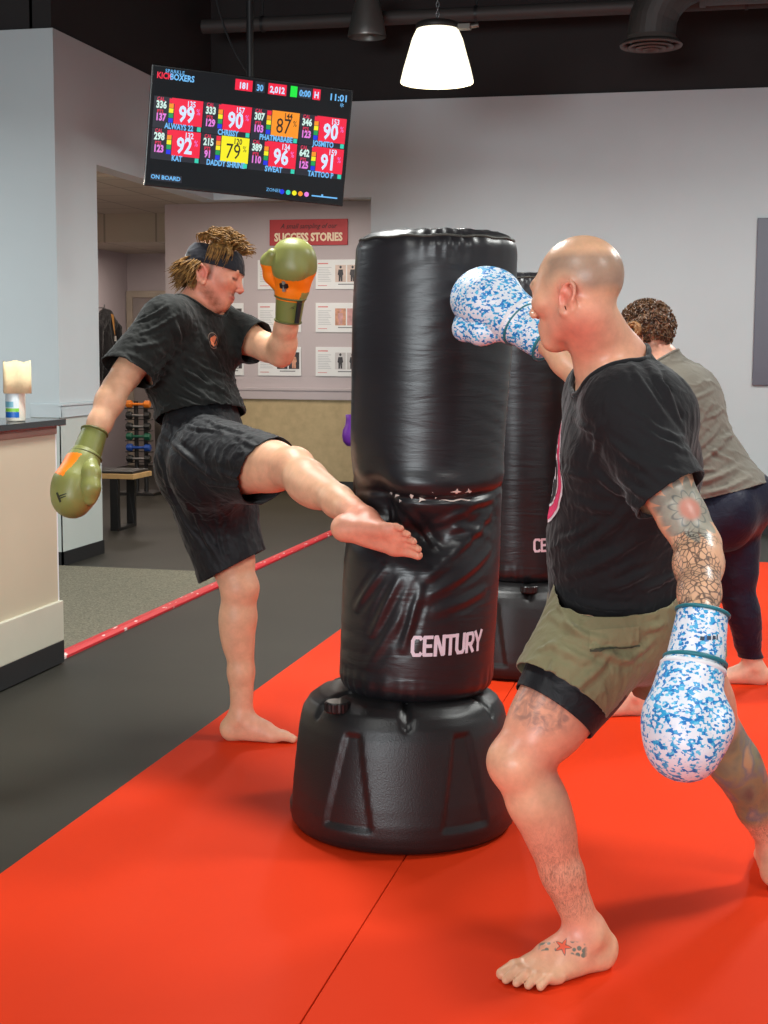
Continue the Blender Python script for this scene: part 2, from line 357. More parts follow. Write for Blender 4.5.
# ------------------------------------------------------------------ television with the score board
def television():
    c = Vector((-2.851, 8.643, 2.727)); W, H = 1.24, .71
    Rm = Matrix.Rotation(.495, 4, 'Z') @ Matrix.Rotation(.1, 4, 'X') @ Matrix.Rotation(.069, 4, 'Y')
    r = empty('television', c, 'flat screen television scoreboard hanging from the ceiling on a pole', 'television')
    r.rotation_euler = Rm.to_euler()
    blk = plain('black_gloss_plastic', srgb(14, 14, 16), .25)
    MB().box((-W/2, .0, -H/2), (W/2, .035, H/2)).box((-W*.3, .035, -H*.35), (W*.3, .075, H*.2)).build('housing', blk, r, bevel=.004)
    sm, nt, b = new_mat('lcd_glass'); b.inputs['Base Color'].default_value = srgb(6, 7, 12); b.inputs['Roughness'].default_value = .07
    b.inputs['Emission Color'].default_value = srgb(16, 18, 34); b.inputs['Emission Strength'].default_value = .10
    sw, sh = W-.02, H-.03
    scr = MB().box((-sw/2, -.003, -sh/2+.005), (sw/2, .001, sh/2+.005)).build('screen', sm, r)
    G = {k: glow('led_'+k, srgb(*v), s) for k, (v, s) in dict(red=((245, 8, 60), 1.0), white=((205, 225, 255), 1.1), pink=((240, 130, 230), .95), mint=((215, 245, 235), .95),
         orange=((255, 150, 20), 1.0), yellow=((250, 240, 10), 1.0), green=((0, 175, 90), .8), lime=((0, 235, 60), 1.0), blue=((10, 50, 240), .9), sky=((110, 190, 250), 1.0),
         teal=((40, 215, 185), .95), dark=((22, 26, 44), .8), dim=((250, 40, 90), .8), black=((12, 12, 12), .1)).items()}
    def Q(u, v, lay=0):        # screen fractions (u right, v down) -> local coordinates on the glass
        return (-sw/2+u*sw, -.0035-.0005*lay, sh/2+.005-v*sh)
    def rect(name, u0, v0, u1, v1, m, par, lay=0):
        a, bq = Q(u0, v0, lay), Q(u1, v1, lay)
        mb = MB().box((a[0], a[1]-.0004, bq[2]), (bq[0], a[1], a[2])); return mb.build(name, m, par)
    def txt(name, s, u, v, size, m, par, bold=.0, lay=2, sx=1.0, al='CENTER'):
        x, y, z = Q(u, v, lay)
        Mx = Matrix.Translation((x, y, z)) @ Matrix.Rotation(math.pi/2, 4, 'X')
        return text_mesh(name, s, size, m, par, Mx, bold, al, .0002, sx)
    tiles = [('99', 'red', '336', '137', '135', 'ALWAYS 22'), ('90', 'red', '333', '129', '157', 'CHRISSY'), ('87', 'orange', '307', '103', '144', 'PHATMABABE'), ('90', 'red', '346', '123', '153', 'JOSMITO'),
             ('92', 'red', '298', '123', '132', 'KAT'), ('79', 'yellow', '215', '91', '120', 'DADDY SHRINE'), ('96', 'red', '389', '110', '134', 'SWEAT'), ('91', 'red', '642', '125', '159', 'TATTOO P')]
    zone = ['red', 'orange', 'yellow', 'green', 'blue']
    for i, (pc_, colr, a, bb, hr, nm) in enumerate(tiles):
        c0, rw = i % 4, i // 4
        u0 = .088+c0*.2445; v0 = .250+rw*.272
        bg = rect('score_row', u0-.075, v0, u0+.166, v0+.268, G['dark'], scr, 0)
        t = rect('score_tile', u0+.026, v0, u0+.166, v0+.222, G[colr], scr, 1)
        rect('score_tile_corner', u0+.012, v0, u0+.026, v0+.05, G['red'], t, 1) if colr == 'red' else None
        tm = 'black' if colr != 'red' else 'white'
        txt('percentage', pc_, u0+.088, v0+.135, .128, G[tm], t, .004 if colr == 'red' else .0, 3, .74)
        txt('percent_sign', '%', u0+.145, v0+.10, .05, G['pink' if colr == 'red' else tm], t, .0, 3, .7)
        txt('heart_rate', hr, u0+.108, v0+.04, .048, G['white' if colr == 'red' else tm], t, .001, 3, .75)
        for k, z in enumerate(zone):
            rect('zone_block', u0, v0+.008+k*.042, u0+.022, v0+.046+k*.042, G[z], bg, 2)
        txt('calories', a, u0-.038, v0+.072, .058, G['mint'], bg, .0025, 2, .72)
        txt('points', bb, u0-.038, v0+.178, .058, G['pink'], bg, .0025, 2, .72)
        txt('calories_heading', 'CAL', u0-.042, v0+.022, .030, G['dim'], bg, .0008, 2, .8)
        txt('points_heading', 'PTS', u0-.042, v0+.130, .030, G['dim'], bg, .0008, 2, .8)
        txt('member_name', nm, u0+.055, v0+.246, .046, G['sky'], bg, .0016, 2, .72)
        rect('badge', u0+.144, v0+.226, u0+.163, v0+.264, G['teal'], bg, 2)
    txt('heading_small', 'SPARKLE', .105, .03, .03, G['sky'], scr)
    txt('heading_red', 'KICK', .055, .075, .05, G['red'], scr, .0015, sx=.8); txt('heading_blue', 'BOXERS', .142, .075, .05, G['sky'], scr, .0015, sx=.8)
    for (u0, u1, m, s, tm) in ((.405, .492, 'red', '181', 'white'), (.505, .555, 'dark', '30', 'sky'), (.572, .665, 'red', '2,012', 'white'), (.685, .72, 'lime', '', 'white'), (.726, .795, 'dark', '0:00', 'sky'), (.80, .84, 'red', 'H', 'white')):
        q = rect('counter_tile', u0, .02, u1, .115, G[m], scr, 1)
        if s: txt('counter_value', s, (u0+u1)/2, .075, .052, G[tm], q, .0018, 3, .8)
    txt('clock', '11:01', .935, .075, .055, G['sky'], scr, .0015); txt('clock_mark', '*', .955, .15, .06, G['sky'], scr)
    q = rect('footer_bar', .02, .915, .175, .975, G['dark'], scr, 1); txt('footer_text', 'ON BOARD', .095, .945, .034, G['sky'], q, .001, 3)
    for k, z in enumerate(['blue', 'teal', 'yellow', 'orange', 'pink']):
        mb = MB(); cx, cy, cz = Q(.685+k*.032, .955, 1); n = 16
        mb.add([(cx+.015*math.cos(2*math.pi*j/n), cy-.0003, cz+.015*math.sin(2*math.pi*j/n)) for j in range(n)], [tuple(range(n))]); mb.build('zone_dot', G[z], scr)
    txt('zone_caption', 'ZONES', .64, .95, .028, G['sky'], scr); q = rect('progress_line', .84, .955, .975, .967, G['sky'], scr, 1); rect('progress_marker', .89, .94, .9, .955, G['sky'], q, 1)
    # ceiling pole and bracket (own frame, upright)
    inv = Rm.inverted()
    def wl(p): return tuple(inv @ (Vector(p)-c))
    top = (c.x-.05, c.y+.16, 4.88); low = (c.x-.05, c.y+.16, c.z-.05)
    MB().tube([wl(top), wl(low)], .022).tube([wl((c.x-.05, c.y+.16, 4.9)), wl((c.x-.05, c.y+.16, 4.87))], .07, 16).build('ceiling_pole', M['black_trim'], r)
    MB().box((-.16, .075, -.16), (.16, .095, .14)).build('bracket', M['black_trim'], r, bevel=.003)
    pts = [wl((c.x-.32+.0*t, c.y+.25, 4.8)) if False else wl((c.x-.36+.3*t**2, c.y+.22, 4.3-.12*math.sin(t*3.1)-1.18*t)) for t in np.linspace(0, 1, 12)]
    MB().tube(pts, .006, 6).build('power_cable', M['black_trim'], r)
television()

# ------------------------------------------------------------------ lamps, duct, pipes overhead
def pendant(name, loc, label, lit=True, rad=.23, drop=.35):
    r = empty(name, loc, label, 'lamp', None)
    h = .345 if lit else .30
    prof = [(rad, 0), (rad*1.01, .01), (rad*.93, h*.25), (rad*.82, h*.5), (rad*.70, h*.78), (rad*.60, h*.92), (rad*.57, h*.96)]
    inner = [(q-.006, z) for q, z in reversed(prof)]
    if lit:
        m, nt, b = new_mat('prismatic_lamp_glass')
        tc = nd(nt, 'ShaderNodeTexCoord'); sp = nd(nt, 'ShaderNodeSeparateXYZ'); nt.links.new(tc.outputs['Object'], sp.inputs[0])
        at2 = nd(nt, 'ShaderNodeMath', operation='ARCTAN2'); nt.links.new(sp.outputs['Y'], at2.inputs[0]); nt.links.new(sp.outputs['X'], at2.inputs[1])
        s1 = nd(nt, 'ShaderNodeMath', operation='MULTIPLY'); s1.inputs[1].default_value = 40; nt.links.new(at2.outputs[0], s1.inputs[0])
        s2 = nd(nt, 'ShaderNodeMath', operation='SINE'); nt.links.new(s1.outputs[0], s2.inputs[0])
        bp = nd(nt, 'ShaderNodeBump', Strength=.5, Distance=.006); nt.links.new(s2.outputs[0], bp.inputs['Height']); nt.links.new(bp.outputs['Normal'], b.inputs['Normal'])
        b.inputs['Base Color'].default_value = srgb(240, 236, 215); b.inputs['Roughness'].default_value = .2
        b.inputs['Emission Color'].default_value = srgb(255, 244, 216); b.inputs['Emission Strength'].default_value = 1.5
    else: m = plain('spun_aluminium', srgb(150, 146, 142), .38, metal=.8)
    MB().lathe(prof+inner, 64).build('lamp_shade', m, r)
    MB().lathe([(0, h*.95), (rad*.58, h*.95), (rad*.60, h*.96), (rad*.60, h*1.05), (rad*.5, h*1.08), (0, h*1.08)], 48).build('lamp_housing', plain('dark_cast_metal', srgb(60, 58, 56), .5, metal=.5), r)
    if lit:
        for k in range(22):
            a = 2*math.pi*k/22
            pass
        MB().box((rad*.45, -.03, h*.93), (rad*.45+.11, .03, h*1.03)).tube([(rad*.45+.1, 0, h*.98), (rad*.45+.16, 0, h*1.0)], .014).build('ballast_box', plain('cast_box_metal', srgb(110, 106, 100), .5, metal=.6), r, bevel=.004)
        MB().lathe([(0, .05), (.03, .06), (.05, .1), (.05, .16), (.02, .24), (0, .25)], 24).build('lamp_bulb', glow('hot_bulb', srgb(255, 246, 226), 6.0), r)
        mb = MB()
        for k in range(14):
            z = h*1.08+.02+k*.03; pts = []
            for j in range(9):
                a = 2*math.pi*j/8; pts.append(((.010*math.cos(a), 0, z+.02*math.sin(a)) if k % 2 else (0, .010*math.cos(a), z+.02*math.sin(a))))
            mb.tube(pts, .0028, 5)
        mb.tube([(0, 0, h*1.08+.43), (0, 0, 4.9-loc[2])], .005, 6)
        mb.build('hanging_chain', M['steel'], r)
    else:
        MB().tube([(0, 0, h), (0, 0, 4.9-loc[2])], .012).build('stem', M['black_trim'], r)
        MB().lathe([(.05, h), (.11, h+.02), (.1, h+.05), (.03, h+.07)], 32).build('chrome_collar', plain('chrome', srgb(220, 218, 214), .12, metal=1.0), r)
    return r
LAMP = (-1.813, 9.272, 3.125)
pendant('pendant_lamp', LAMP, 'lit bell shaped pendant lamp hanging on a chain before the back wall')
pendant('pendant_lamp', (-2.696, 11.005, 3.80), 'unlit grey metal pendant shade above the television', False, .145)

M['duct'] = plain('dusty_dark_duct', srgb(74, 70, 68), .55, metal=.4, noise_amt=.12, nscale=5)
def duct():
    r = empty('air_duct', (-.54, 10.44, 3.54), 'dark round air duct with elbow and round diffuser by the ceiling', 'duct')
    pts = [(3.6, .0, .48), (2.4, .0, .475), (1.0, 0, .47), (.45, 0, .46)]
    mb = MB().tube([(3.6, 0, .45), (.34, 0, .45)], .2, 32)
    for x in (.34, 1.1, 1.9): mb.tube([(x-.02, 0, .45), (x+.02, 0, .45)], .21, 32)
    mb.build('duct_pipe', M['duct'], r)
    el = [(.36-.36*math.sin(a)-.0, 0, .09+.36*math.cos(a)) for a in np.linspace(0, math.pi/2, 7)]
    MB().tube([(.45, 0, .45)]+el+[(0, 0, .03)], .165, 28, sm=False).build('elbow', M['duct'], r)
    mb = MB()
    for k, (r0, z0) in enumerate(((.215, 0), (.155, -.012), (.105, -.022), (.055, -.03))):
        mb.lathe([(r0, z0), (r0-.006, z0-.012), (r0-.035, z0+.02), (r0-.03, z0+.03), (r0, z0)], 48)
    mb.lathe([(.21, 0), (.17, .05), (.165, .06)], 48)
    mb.build('diffuser', plain('diffuser_paint', srgb(88, 80, 76), .5), r)
duct()
def pipes():
    o = MB().tube([(-4.1, 11.25, 3.99), (3.9, 11.25, 3.99)], .055, 16).build('ceiling_pipe', plain('sprinkler_pipe_paint', srgb(62, 57, 55), .6))
    for x in (-3.6, -1.9, .1, 2.1):
        hang = MB(); hang.tube([(x, 11.25, 4.9), (x, 11.25, 4.06)], .008, 6).lathe([(.062, -.012), (.062, .012)], 20, (x, 11.25, 3.99), M=Matrix.Rotation(math.pi/2, 4, 'Y'))
        hang.build('pipe_hanger', M['black_trim'], o)
    tag(o, 'dark sprinkler pipe running along the back wall below the ceiling', 'pipe')
    o = MB().tube([(-4.15, 9.0, 4.3), (-3.2, 10.2, 4.22), (-2.9, 11.4, 4.3), (-2.9, 11.78, 4.35)], .007, 6).build('hanging_cable', plain('grey_cable', srgb(80, 78, 76), .6))
    tag(o, 'thin grey cable sagging under the dark ceiling above the television', 'cable')
pipes()

# ------------------------------------------------------------------ alcove lights
def troffer(x, y, lx, ly, z, label):
    r = empty('ceiling_light', (x, y, z), label, 'ceiling light', 'flat lights of the tiled ceiling')
    MB().box((-lx/2, -ly/2, -.008), (lx/2, ly/2, -.003)).build('diffuser', glow('troffer_light', srgb(255, 244, 228), 4.0), r)
    MB().box((-lx/2-.02, -ly/2-.02, -.012), (-lx/2, ly/2+.02, 0)).box((lx/2, -ly/2-.02, -.012), (lx/2+.02, ly/2+.02, 0)).box((-lx/2, -ly/2-.02, -.012), (lx/2, -ly/2, 0)).box((-lx/2, ly/2, -.012), (lx/2, ly/2+.02, 0)).build('frame', M['edge'], r)
troffer(-5.62, 11.6, .22, .5, 2.93, 'small bright ceiling light at the left edge of the opening')
troffer(-3.68, 13.0, .5, .32, 2.93, 'bright ceiling light just right of the television lower corner')
troffer(-4.65, 12.6, .5, .32, 2.93, 'bright ceiling light under the lower middle of the television')
# ------------------------------------------------------------------ success stories wall
def success():
    x0, x1, z0, z1 = -4.513, -3.694, 2.497, 2.756
    c = ((x0+x1)/2, YS, (z0+z1)/2)
    r = empty('wall_sign', c, 'red wall sign reading SUCCESS STORIES in cream letters', 'sign')
    MB().box((x0-c[0], -.02, z0-c[2]), (x1-c[0], -.001, z1-c[2])).build('panel', plain('sign_red', srgb(184, 40, 48), .5), r, bevel=.003)
    cream = plain('cream_letters', srgb(246, 226, 196), .5)
    T = lambda z: Matrix.Translation((0, -.0215, z)) @ Matrix.Rotation(math.pi/2, 4, 'X')
    text_mesh('title_lettering', 'SUCCESS STORIES', .112, cream, r, T(-.052), .0045, depth=.001, sx=.80)
    text_mesh('script_lettering', 'A small sampling of our', .07, plain('dark_script', srgb(70, 26, 32), .6), r, T(.06), .0008, depth=.001, sx=.88, shear=.35)
    card = plain('white_card', srgb(226, 228, 230), .5, noise_amt=.01)
    ink = plain('grey_print', srgb(188, 192, 198), .6); redink = plain('red_print', srgb(210, 120, 120), .6)
    skin_p = plain('photo_skin', srgb(196, 142, 116), .4, noise_amt=.3, nscale=30); bgd = plain('photo_backdrop', srgb(206, 186, 176), .4, noise_amt=.15, nscale=20)
    dk = plain('photo_dark', srgb(52, 48, 54), .4, noise_amt=.3, nscale=25); pale = plain('photo_pale', srgb(198, 196, 198), .4, noise_amt=.1)
    rose = plain('photo_rose', srgb(198, 150, 150), .4, noise_amt=.2, nscale=20)
    w, h = .46, .295
    where = ['left column', 'middle column', 'right column']; row = ['top row', 'middle row', 'bottom row']
    sets = {(2, 0): (bgd, dk), (2, 1): (skin_p, rose), (2, 2): (pale, dk), (1, 2): (dk, skin_p), (0, 0): (bgd, dk), (0, 1): (dk, pale), (1, 0): (bgd, skin_p), (1, 1): (pale, rose), (0, 2): (dk, pale)}
    for ci, xx in enumerate((-5.258, -4.643, -4.028)):
        for ri, zz in enumerate((2.353, 1.92, 1.476)):
            b = empty('photo_card', (xx, YS, zz), f'white success story card with two photos, {row[ri]} of the {where[ci]} on the wall', 'wall card', 'success story cards')
            MB().box((0, -.012, -h), (w, -.001, 0)).build('card', card, b, bevel=.002)
            bg, fg = sets.get((ci, ri), (bgd, dk))
            for k in range(2):
                px = .205+k*.125
                pm = bg if not (ci == 2 and ri == 1 and k) else rose
                if ci == 0 and ri == 1: pm = dk
                ph = MB().box((px, -.0135, -.225), (px+.112, -.012, -.055)).build('photo', pm, b)
                fig = MB(); cx = px+.056
                fig.lathe([(0, .0), (.010, .006), (.013, .016), (.009, .027), (0, .031)], 12, (cx, -.0140, -.092), M=Matrix.Diagonal((1, .05, 1, 1)))
                fig.add([(cx+q, -.0142, z) for q, z in ((-.022, -.1), (.022, -.1), (.03, -.15), (.02, -.16), (.02, -.218), (.003, -.218), (0, -.17), (-.003, -.218), (-.02, -.218), (-.02, -.16), (-.03, -.15))], [tuple(range(11))])
                fig.build('pictured_figure', fg if pm is not fg else rose, ph)
            tx = MB()
            for k in range(9):
                ln = .14-.02*((k*7) % 4)/2
                tx.box((.025, -.0130, -.082-k*.017), (.025+ln, -.012, -.076-k*.017))
            tx.build('printed_lines', ink, b)
            MB().box((.025, -.0130, -.045), (.13, -.012, -.034)).box((.025, -.0130, -.262), (.12, -.012, -.256)).build('red_heading', redink, b)
            MB().box((.235, -.0130, -.252), (.40, -.012, -.242)).build('caption', plain('dark_print', srgb(120, 122, 128), .6), b)
success()
# dark panel on the back wall at the right edge
pr = empty('wall_panel', (.84, YB, 1.83), 'dark slate blue panel hung on the back wall at the right edge', 'wall panel')
MB().box((-.60, -.026, -.645), (.60, -.002, .65)).build('board', plain('slate_board', srgb(84, 84, 96), .35, noise_amt=.12, nscale=1.5), pr, bevel=.004)

# ------------------------------------------------------------------ bench, dumbbells, jacket, plant, purple glove
def bench():
    r = empty('bench', (-5.4, 10.85, 0), 'wooden edged bench on black metal loop legs inside the opening', 'bench')
    MB().box((-.9, -.19, .415), (.91, .19, .455)).build('seat', plain('bench_wood', srgb(206, 164, 108), .45, noise_amt=.12, nscale=12), r, bevel=.004)
    MB().box((-.9, -.17, .455), (.89, .18, .475)).build('seat_pad', plain('black_seat_vinyl', srgb(26, 25, 26), .5), r, bevel=.006)
    for x in (-.72, .74):
        MB().box((x-.035, -.185, .0), (x+.035, -.145, .415)).box((x-.035, .145, 0), (x+.035, .185, .415)).box((x-.035, -.145, 0), (x+.035, .145, .025)).build('leg', plain('black_steel', srgb(24, 24, 25), .4), r, bevel=.003)
bench()
def dumbbells():
    bx, by = -5.62, 13.55
    r = empty('dumbbell_rack', (bx, by, 0), 'black upright dumbbell stand behind the bench', 'rack')
    blk = plain('rack_black', srgb(28, 27, 28), .45)
    MB().box((-.2, -.18, 0), (.2, .18, .03)).build('base', blk, r, bevel=.005)
    MB().tube([(-.05, 0, .03), (-.05, 0, .93)], .022).tube([(.05, 0, .03), (.05, 0, .93)], .022).build('post', blk, r)
    cols = [('orange', (226, 122, 30)), ('black', (32, 31, 33)), ('black', (30, 30, 31)), ('green', (22, 88, 66)), ('blue', (26, 70, 150)), ('black', (30, 30, 31))]
    zs = [.90, .79, .68, .58, .47, .36]
    labs = ['orange dumbbell, topmost on the black stand', 'black dumbbell on the stand directly under the orange one', 'black dumbbell on the stand directly over the green one',
            'green dumbbell on the black stand over the blue one', 'blue dumbbell on the black stand under the green one', 'black dumbbell lowest on the stand, under the blue one']
    for (cn, c), z, lb in zip(cols, zs, labs):
        MB().box((-.13, -.10, z-.048), (-.09, .0, z-.04)).box((.09, -.10, z-.048), (.13, 0, z-.04)).box((-.13, -.02, z-.048), (.13, .0, z-.04)).build('cradle', blk, r)
        d = empty('dumbbell', (bx, by-.068, z), lb, 'dumbbell', 'dumbbells on the stand')
        mt = plain('dumbbell_'+cn, srgb(*c), .45)
        for s in (-1, 1):
            MB().lathe([(0, 0), (.032, 0), (.038, .008), (.038, .052), (.03, .06), (0, .06)], 8, M=Matrix.Translation((s*.065, 0, 0)) @ Matrix.Rotation(s*math.pi/2, 4, 'Y'), sm=False).build('weight', mt, d)
        MB().tube([(-.067, 0, 0), (.067, 0, 0)], .014, 10).build('grip', mt if cn in ('orange', 'green', 'blue') else M['steel'], d)
dumbbells()
def plant():
    r = empty('potted_plant', (-5.5, 13.95, 0), 'small bright green plant in a tall dark planter behind the dumbbell stand', 'plant')
    MB().lathe([(0, 0), (.1, 0), (.13, .6), (.13, .82), (.115, .82), (.11, .78), (0, .78)], 24).build('planter', plain('dark_planter', srgb(62, 54, 46), .6), r)
    mb = MB(); rd = random.Random(3)
    for k in range(26):
        a = rd.uniform(0, 6.28); el = rd.uniform(.5, 1.4); L = rd.uniform(.16, .3)
        d = np.array([math.cos(a)*math.cos(el), math.sin(a)*math.cos(el), math.sin(el)]); s = unit(np.cross(d, (0, 0, 1.0)))
        b0 = np.array([0, 0, .78]); w = .03
        p = [b0, b0+d*L*.5+np.array([0, 0, .01]), b0+d*L+np.array([0, 0, -.03])]
        mb.add([p[0], p[1]-s*w, p[1]+np.array([0, 0, -.006]), p[1]+s*w, p[2]], [(0, 1, 2), (0, 2, 3), (1, 4, 2), (2, 4, 3)], 0, True)
    mb.build('leaves', plain('leaf_green', srgb(112, 158, 40), .5, noise_amt=.25, nscale=15), r)
plant()
def hanging_glove():
    c = Vector((-3.03, 11.9, .80))
    r = empty('hanging_glove', c, 'purple padded glove hanging by a black strap beside the big bag', 'glove')
    p = plain('purple_vinyl', srgb(116, 52, 168), .35)
    MB().lathe([(0, -.17), (.045, -.165), (.075, -.13), (.085, -.08), (.078, -.03), (.058, .01), (.052, .06), (.055, .10), (.045, .10), (.04, .05), (0, .045)], 28, M=Matrix.Diagonal((1, .8, 1, 1))).build('mitt', p, r)
    MB().tube([(.045, -.03, -.0), (.085, -.045, -.035), (.08, -.04, -.09)], [.028, .03, .02], 14).build('thumb', p, r)
    MB().tube([(0, 0, .09), (.01, 0, .2), (.10, 0, .25), (.172, 0, .27)], .011, 8).build('strap', M['black_trim'], r)
hanging_glove()
# ================================================================== SMOOTH BODIES (distance fields turned into one continuous mesh)
class Field:
    def __init__(s, lo, hi, h):
        s.lo = np.array(lo, float); s.h = h
        s.n = np.ceil((np.array(hi, float)-s.lo)/h).astype(int)+1
        s.F = np.full(tuple(s.n), 1e3, np.float32)
    def _put(s, lo, hi, fn, k, mode):
        i0 = np.maximum(np.floor((np.asarray(lo)-s.lo)/s.h).astype(int), 0)
        i1 = np.minimum(np.ceil((np.asarray(hi)-s.lo)/s.h).astype(int)+1, s.n)
        if (i1 <= i0).any(): return
        sl = tuple(slice(a, b) for a, b in zip(i0, i1))
        ax = [(s.lo[j]+s.h*np.arange(i0[j], i1[j])).astype(np.float32) for j in range(3)]
        X, Y, Z = ax[0][:, None, None], ax[1][None, :, None], ax[2][None, None, :]
        d = fn(X, Y, Z).astype(np.float32); a = s.F[sl]
        if mode == 'u':
            h = np.maximum(k-np.abs(a-d), 0)/max(k, 1e-6); s.F[sl] = np.minimum(a, d)-h*h*k*.25
        elif mode == 's':
            d = -d; h = np.maximum(k-np.abs(a-d), 0)/max(k, 1e-6); s.F[sl] = np.maximum(a, d)+h*h*k*.25
    def cone(s, a, b, ra, rb, k=.02, wide=None, sq=1.0, mode='u'):
        a = np.asarray(a, float); b = np.asarray(b, float); ab = b-a; L2 = max(float(ab@ab), 1e-9)
        m = max(ra, rb)*max(sq, 1.0)+k+.012
        w = None if wide is None else unit(wide)
        def fn(X, Y, Z):
            px, py, pz = X-a[0], Y-a[1], Z-a[2]
            t = np.clip((px*ab[0]+py*ab[1]+pz*ab[2])/L2, 0, 1)
            qx, qy, qz = px-t*ab[0], py-t*ab[1], pz-t*ab[2]
            d2 = qx*qx+qy*qy+qz*qz
            if w is not None:
                ww = qx*w[0]+qy*w[1]+qz*w[2]; d2 = d2+ww*ww*(1/sq**2-1)
            return np.sqrt(np.maximum(d2, 1e-12))-(ra+t*(rb-ra))
        s._put(np.minimum(a, b)-m, np.maximum(a, b)+m, fn, k, mode)
    def ell(s, c, r, R=None, k=.02, mode='u'):
        c = np.asarray(c, float); r = np.asarray(r, float); R = np.eye(3) if R is None else np.asarray(R, float)   # rows of R = local axes
        m = r.max()+k+.012
        def fn(X, Y, Z):
            p = (X-c[0], Y-c[1], Z-c[2]); k0 = 0; k1 = 0
            for i in range(3):
                q = p[0]*R[i][0]+p[1]*R[i][1]+p[2]*R[i][2]
                k0 = k0+(q/r[i])**2; k1 = k1+(q/r[i]**2)**2
            k0 = np.sqrt(k0); k1 = np.sqrt(np.maximum(k1, 1e-12)); return k0*(k0-1)/k1
        s._put(c-m, c+m, fn, k, mode)
    def chain(s, pts, k=.02, mode='u', wide=None, sq=1.0):
        for (p, r), (q, r2) in zip(pts[:-1], pts[1:]): s.cone(p, q, r, r2, k, wide, sq, mode)
    def plane_cut(s, p, n, lo, hi, k=.004):
        """removes everything on the side n points to, inside the box lo..hi"""
        p = np.asarray(p, float); n = unit(n)
        s._put(lo, hi, lambda X, Y, Z: -((X-p[0])*n[0]+(Y-p[1])*n[1]+(Z-p[2])*n[2])+0*X+0*Y+0*Z, k, 's')
    def prims(s, pl, inflate=0.0, tags=None, skip=()):
        for q in pl:
            if tags is not None and q['tag'] not in tags: continue
            if q['tag'] in skip: continue
            if q['t'] == 'c': s.cone(q['a'], q['b'], q['ra']+inflate, q['rb']+inflate, q['k'], q.get('w'), q.get('sq', 1.0), q.get('m', 'u'))
            else: s.ell(q['c'], np.asarray(q['r'])+inflate, q.get('R'), q['k'], q.get('m', 'u'))
    def mesh(s, smooth=2):
        Fv = s.F; neg = Fv < 0; n = neg.shape
        cnt = np.zeros(tuple(x-1 for x in n), np.int8)
        offs = [(i, j, k) for i in (0, 1) for j in (0, 1) for k in (0, 1)]
        for o in offs: cnt += neg[o[0]:n[0]-1+o[0], o[1]:n[1]-1+o[1], o[2]:n[2]-1+o[2]]
        cells = np.argwhere((cnt > 0) & (cnt < 8)); del cnt
        N = len(cells); val = {}
        for o in offs: val[o] = Fv[cells[:, 0]+o[0], cells[:, 1]+o[1], cells[:, 2]+o[2]].astype(float)
        acc = np.zeros((N, 3)); num = np.zeros(N)
        for o in offs:
            for ax in range(3):
                if o[ax]: continue
                p = list(o); p[ax] = 1; p = tuple(p)
                a, b = val[o], val[p]; cr = (a < 0) != (b < 0)
                t = np.where(cr, a/np.where(cr, a-b, 1), 0); pos = np.tile(np.array(o, float), (N, 1)); pos[:, ax] = t
                acc += pos*cr[:, None]; num += cr
        V = s.lo+s.h*(cells+acc/num[:, None])
        idx = np.full(tuple(x-1 for x in n), -1, np.int32); idx[cells[:, 0], cells[:, 1], cells[:, 2]] = np.arange(N)
        quads = []
        for ax in range(3):
            b1, b2 = [(1, 2), (2, 0), (0, 1)][ax]
            sl0 = [slice(1, m-1) for m in n]; sl0[ax] = slice(0, n[ax]-1); sl1 = list(sl0); sl1[ax] = slice(1, n[ax])
            a, b = neg[tuple(sl0)], neg[tuple(sl1)]
            e = np.argwhere(a != b); org = e+np.array([0 if i == ax else 1 for i in range(3)])
            d1 = np.zeros(3, int); d1[b1] = 1; d2 = np.zeros(3, int); d2[b2] = 1
            g = [idx[tuple((org-x).T)] for x in (d1+d2, d2, np.zeros(3, int), d1)]
            q = np.stack(g, 1); fl = ~neg[tuple(org.T)]
            q[fl] = q[fl][:, ::-1]; quads.append(q)
        Q = np.concatenate(quads); Q = Q[(Q >= 0).all(1)]
        for _ in range(smooth): V = relax(V, Q, .5); V = relax(V, Q, -.48)
        return V, Q
def relax(V, Q, f):
    e = np.concatenate([Q[:, [0, 1]], Q[:, [1, 2]], Q[:, [2, 3]], Q[:, [3, 0]]])
    S = np.zeros_like(V); c = np.bincount(e[:, 0], minlength=len(V)).astype(float)
    for j in range(3): S[:, j] = np.bincount(e[:, 0], weights=V[e[:, 1], j], minlength=len(V))
    ok = c > 0; W = V.copy(); W[ok] += f*(S[ok]/c[ok][:, None]-V[ok]); return W
def vnormals(V, Q):
    n = np.cross(V[Q[:, 2]]-V[Q[:, 0]], V[Q[:, 3]]-V[Q[:, 1]]); N = np.zeros_like(V)
    for c in range(4):
        for j in range(3): N[:, j] += np.bincount(Q[:, c], weights=n[:, j], minlength=len(V))
    return N/np.maximum(np.linalg.norm(N, axis=1, keepdims=True), 1e-12)
def vmesh(name, V, Q, mat, parent=None, col=None, attrs=None, origin=(0, 0, 0), mi=None):
    me = bpy.data.meshes.new(name); V = V-np.asarray(origin)
    me.from_pydata(V.tolist(), [], Q.tolist()); me.update()
    if col is not None:
        a = me.color_attributes.new('Pigment', 'FLOAT_COLOR', 'POINT')
        a.data.foreach_set('color', np.concatenate([col, np.ones((len(V), 1))], 1).astype(np.float32).ravel())
    for k, v in (attrs or {}).items():
        a = me.attributes.new(k, 'FLOAT_VECTOR', 'POINT'); a.data.foreach_set('vector', np.asarray(v, np.float32).ravel())
    o = link(name, me, mat, parent, True)
    if mi is not None: me.polygons.foreach_set('material_index', mi)
    return o
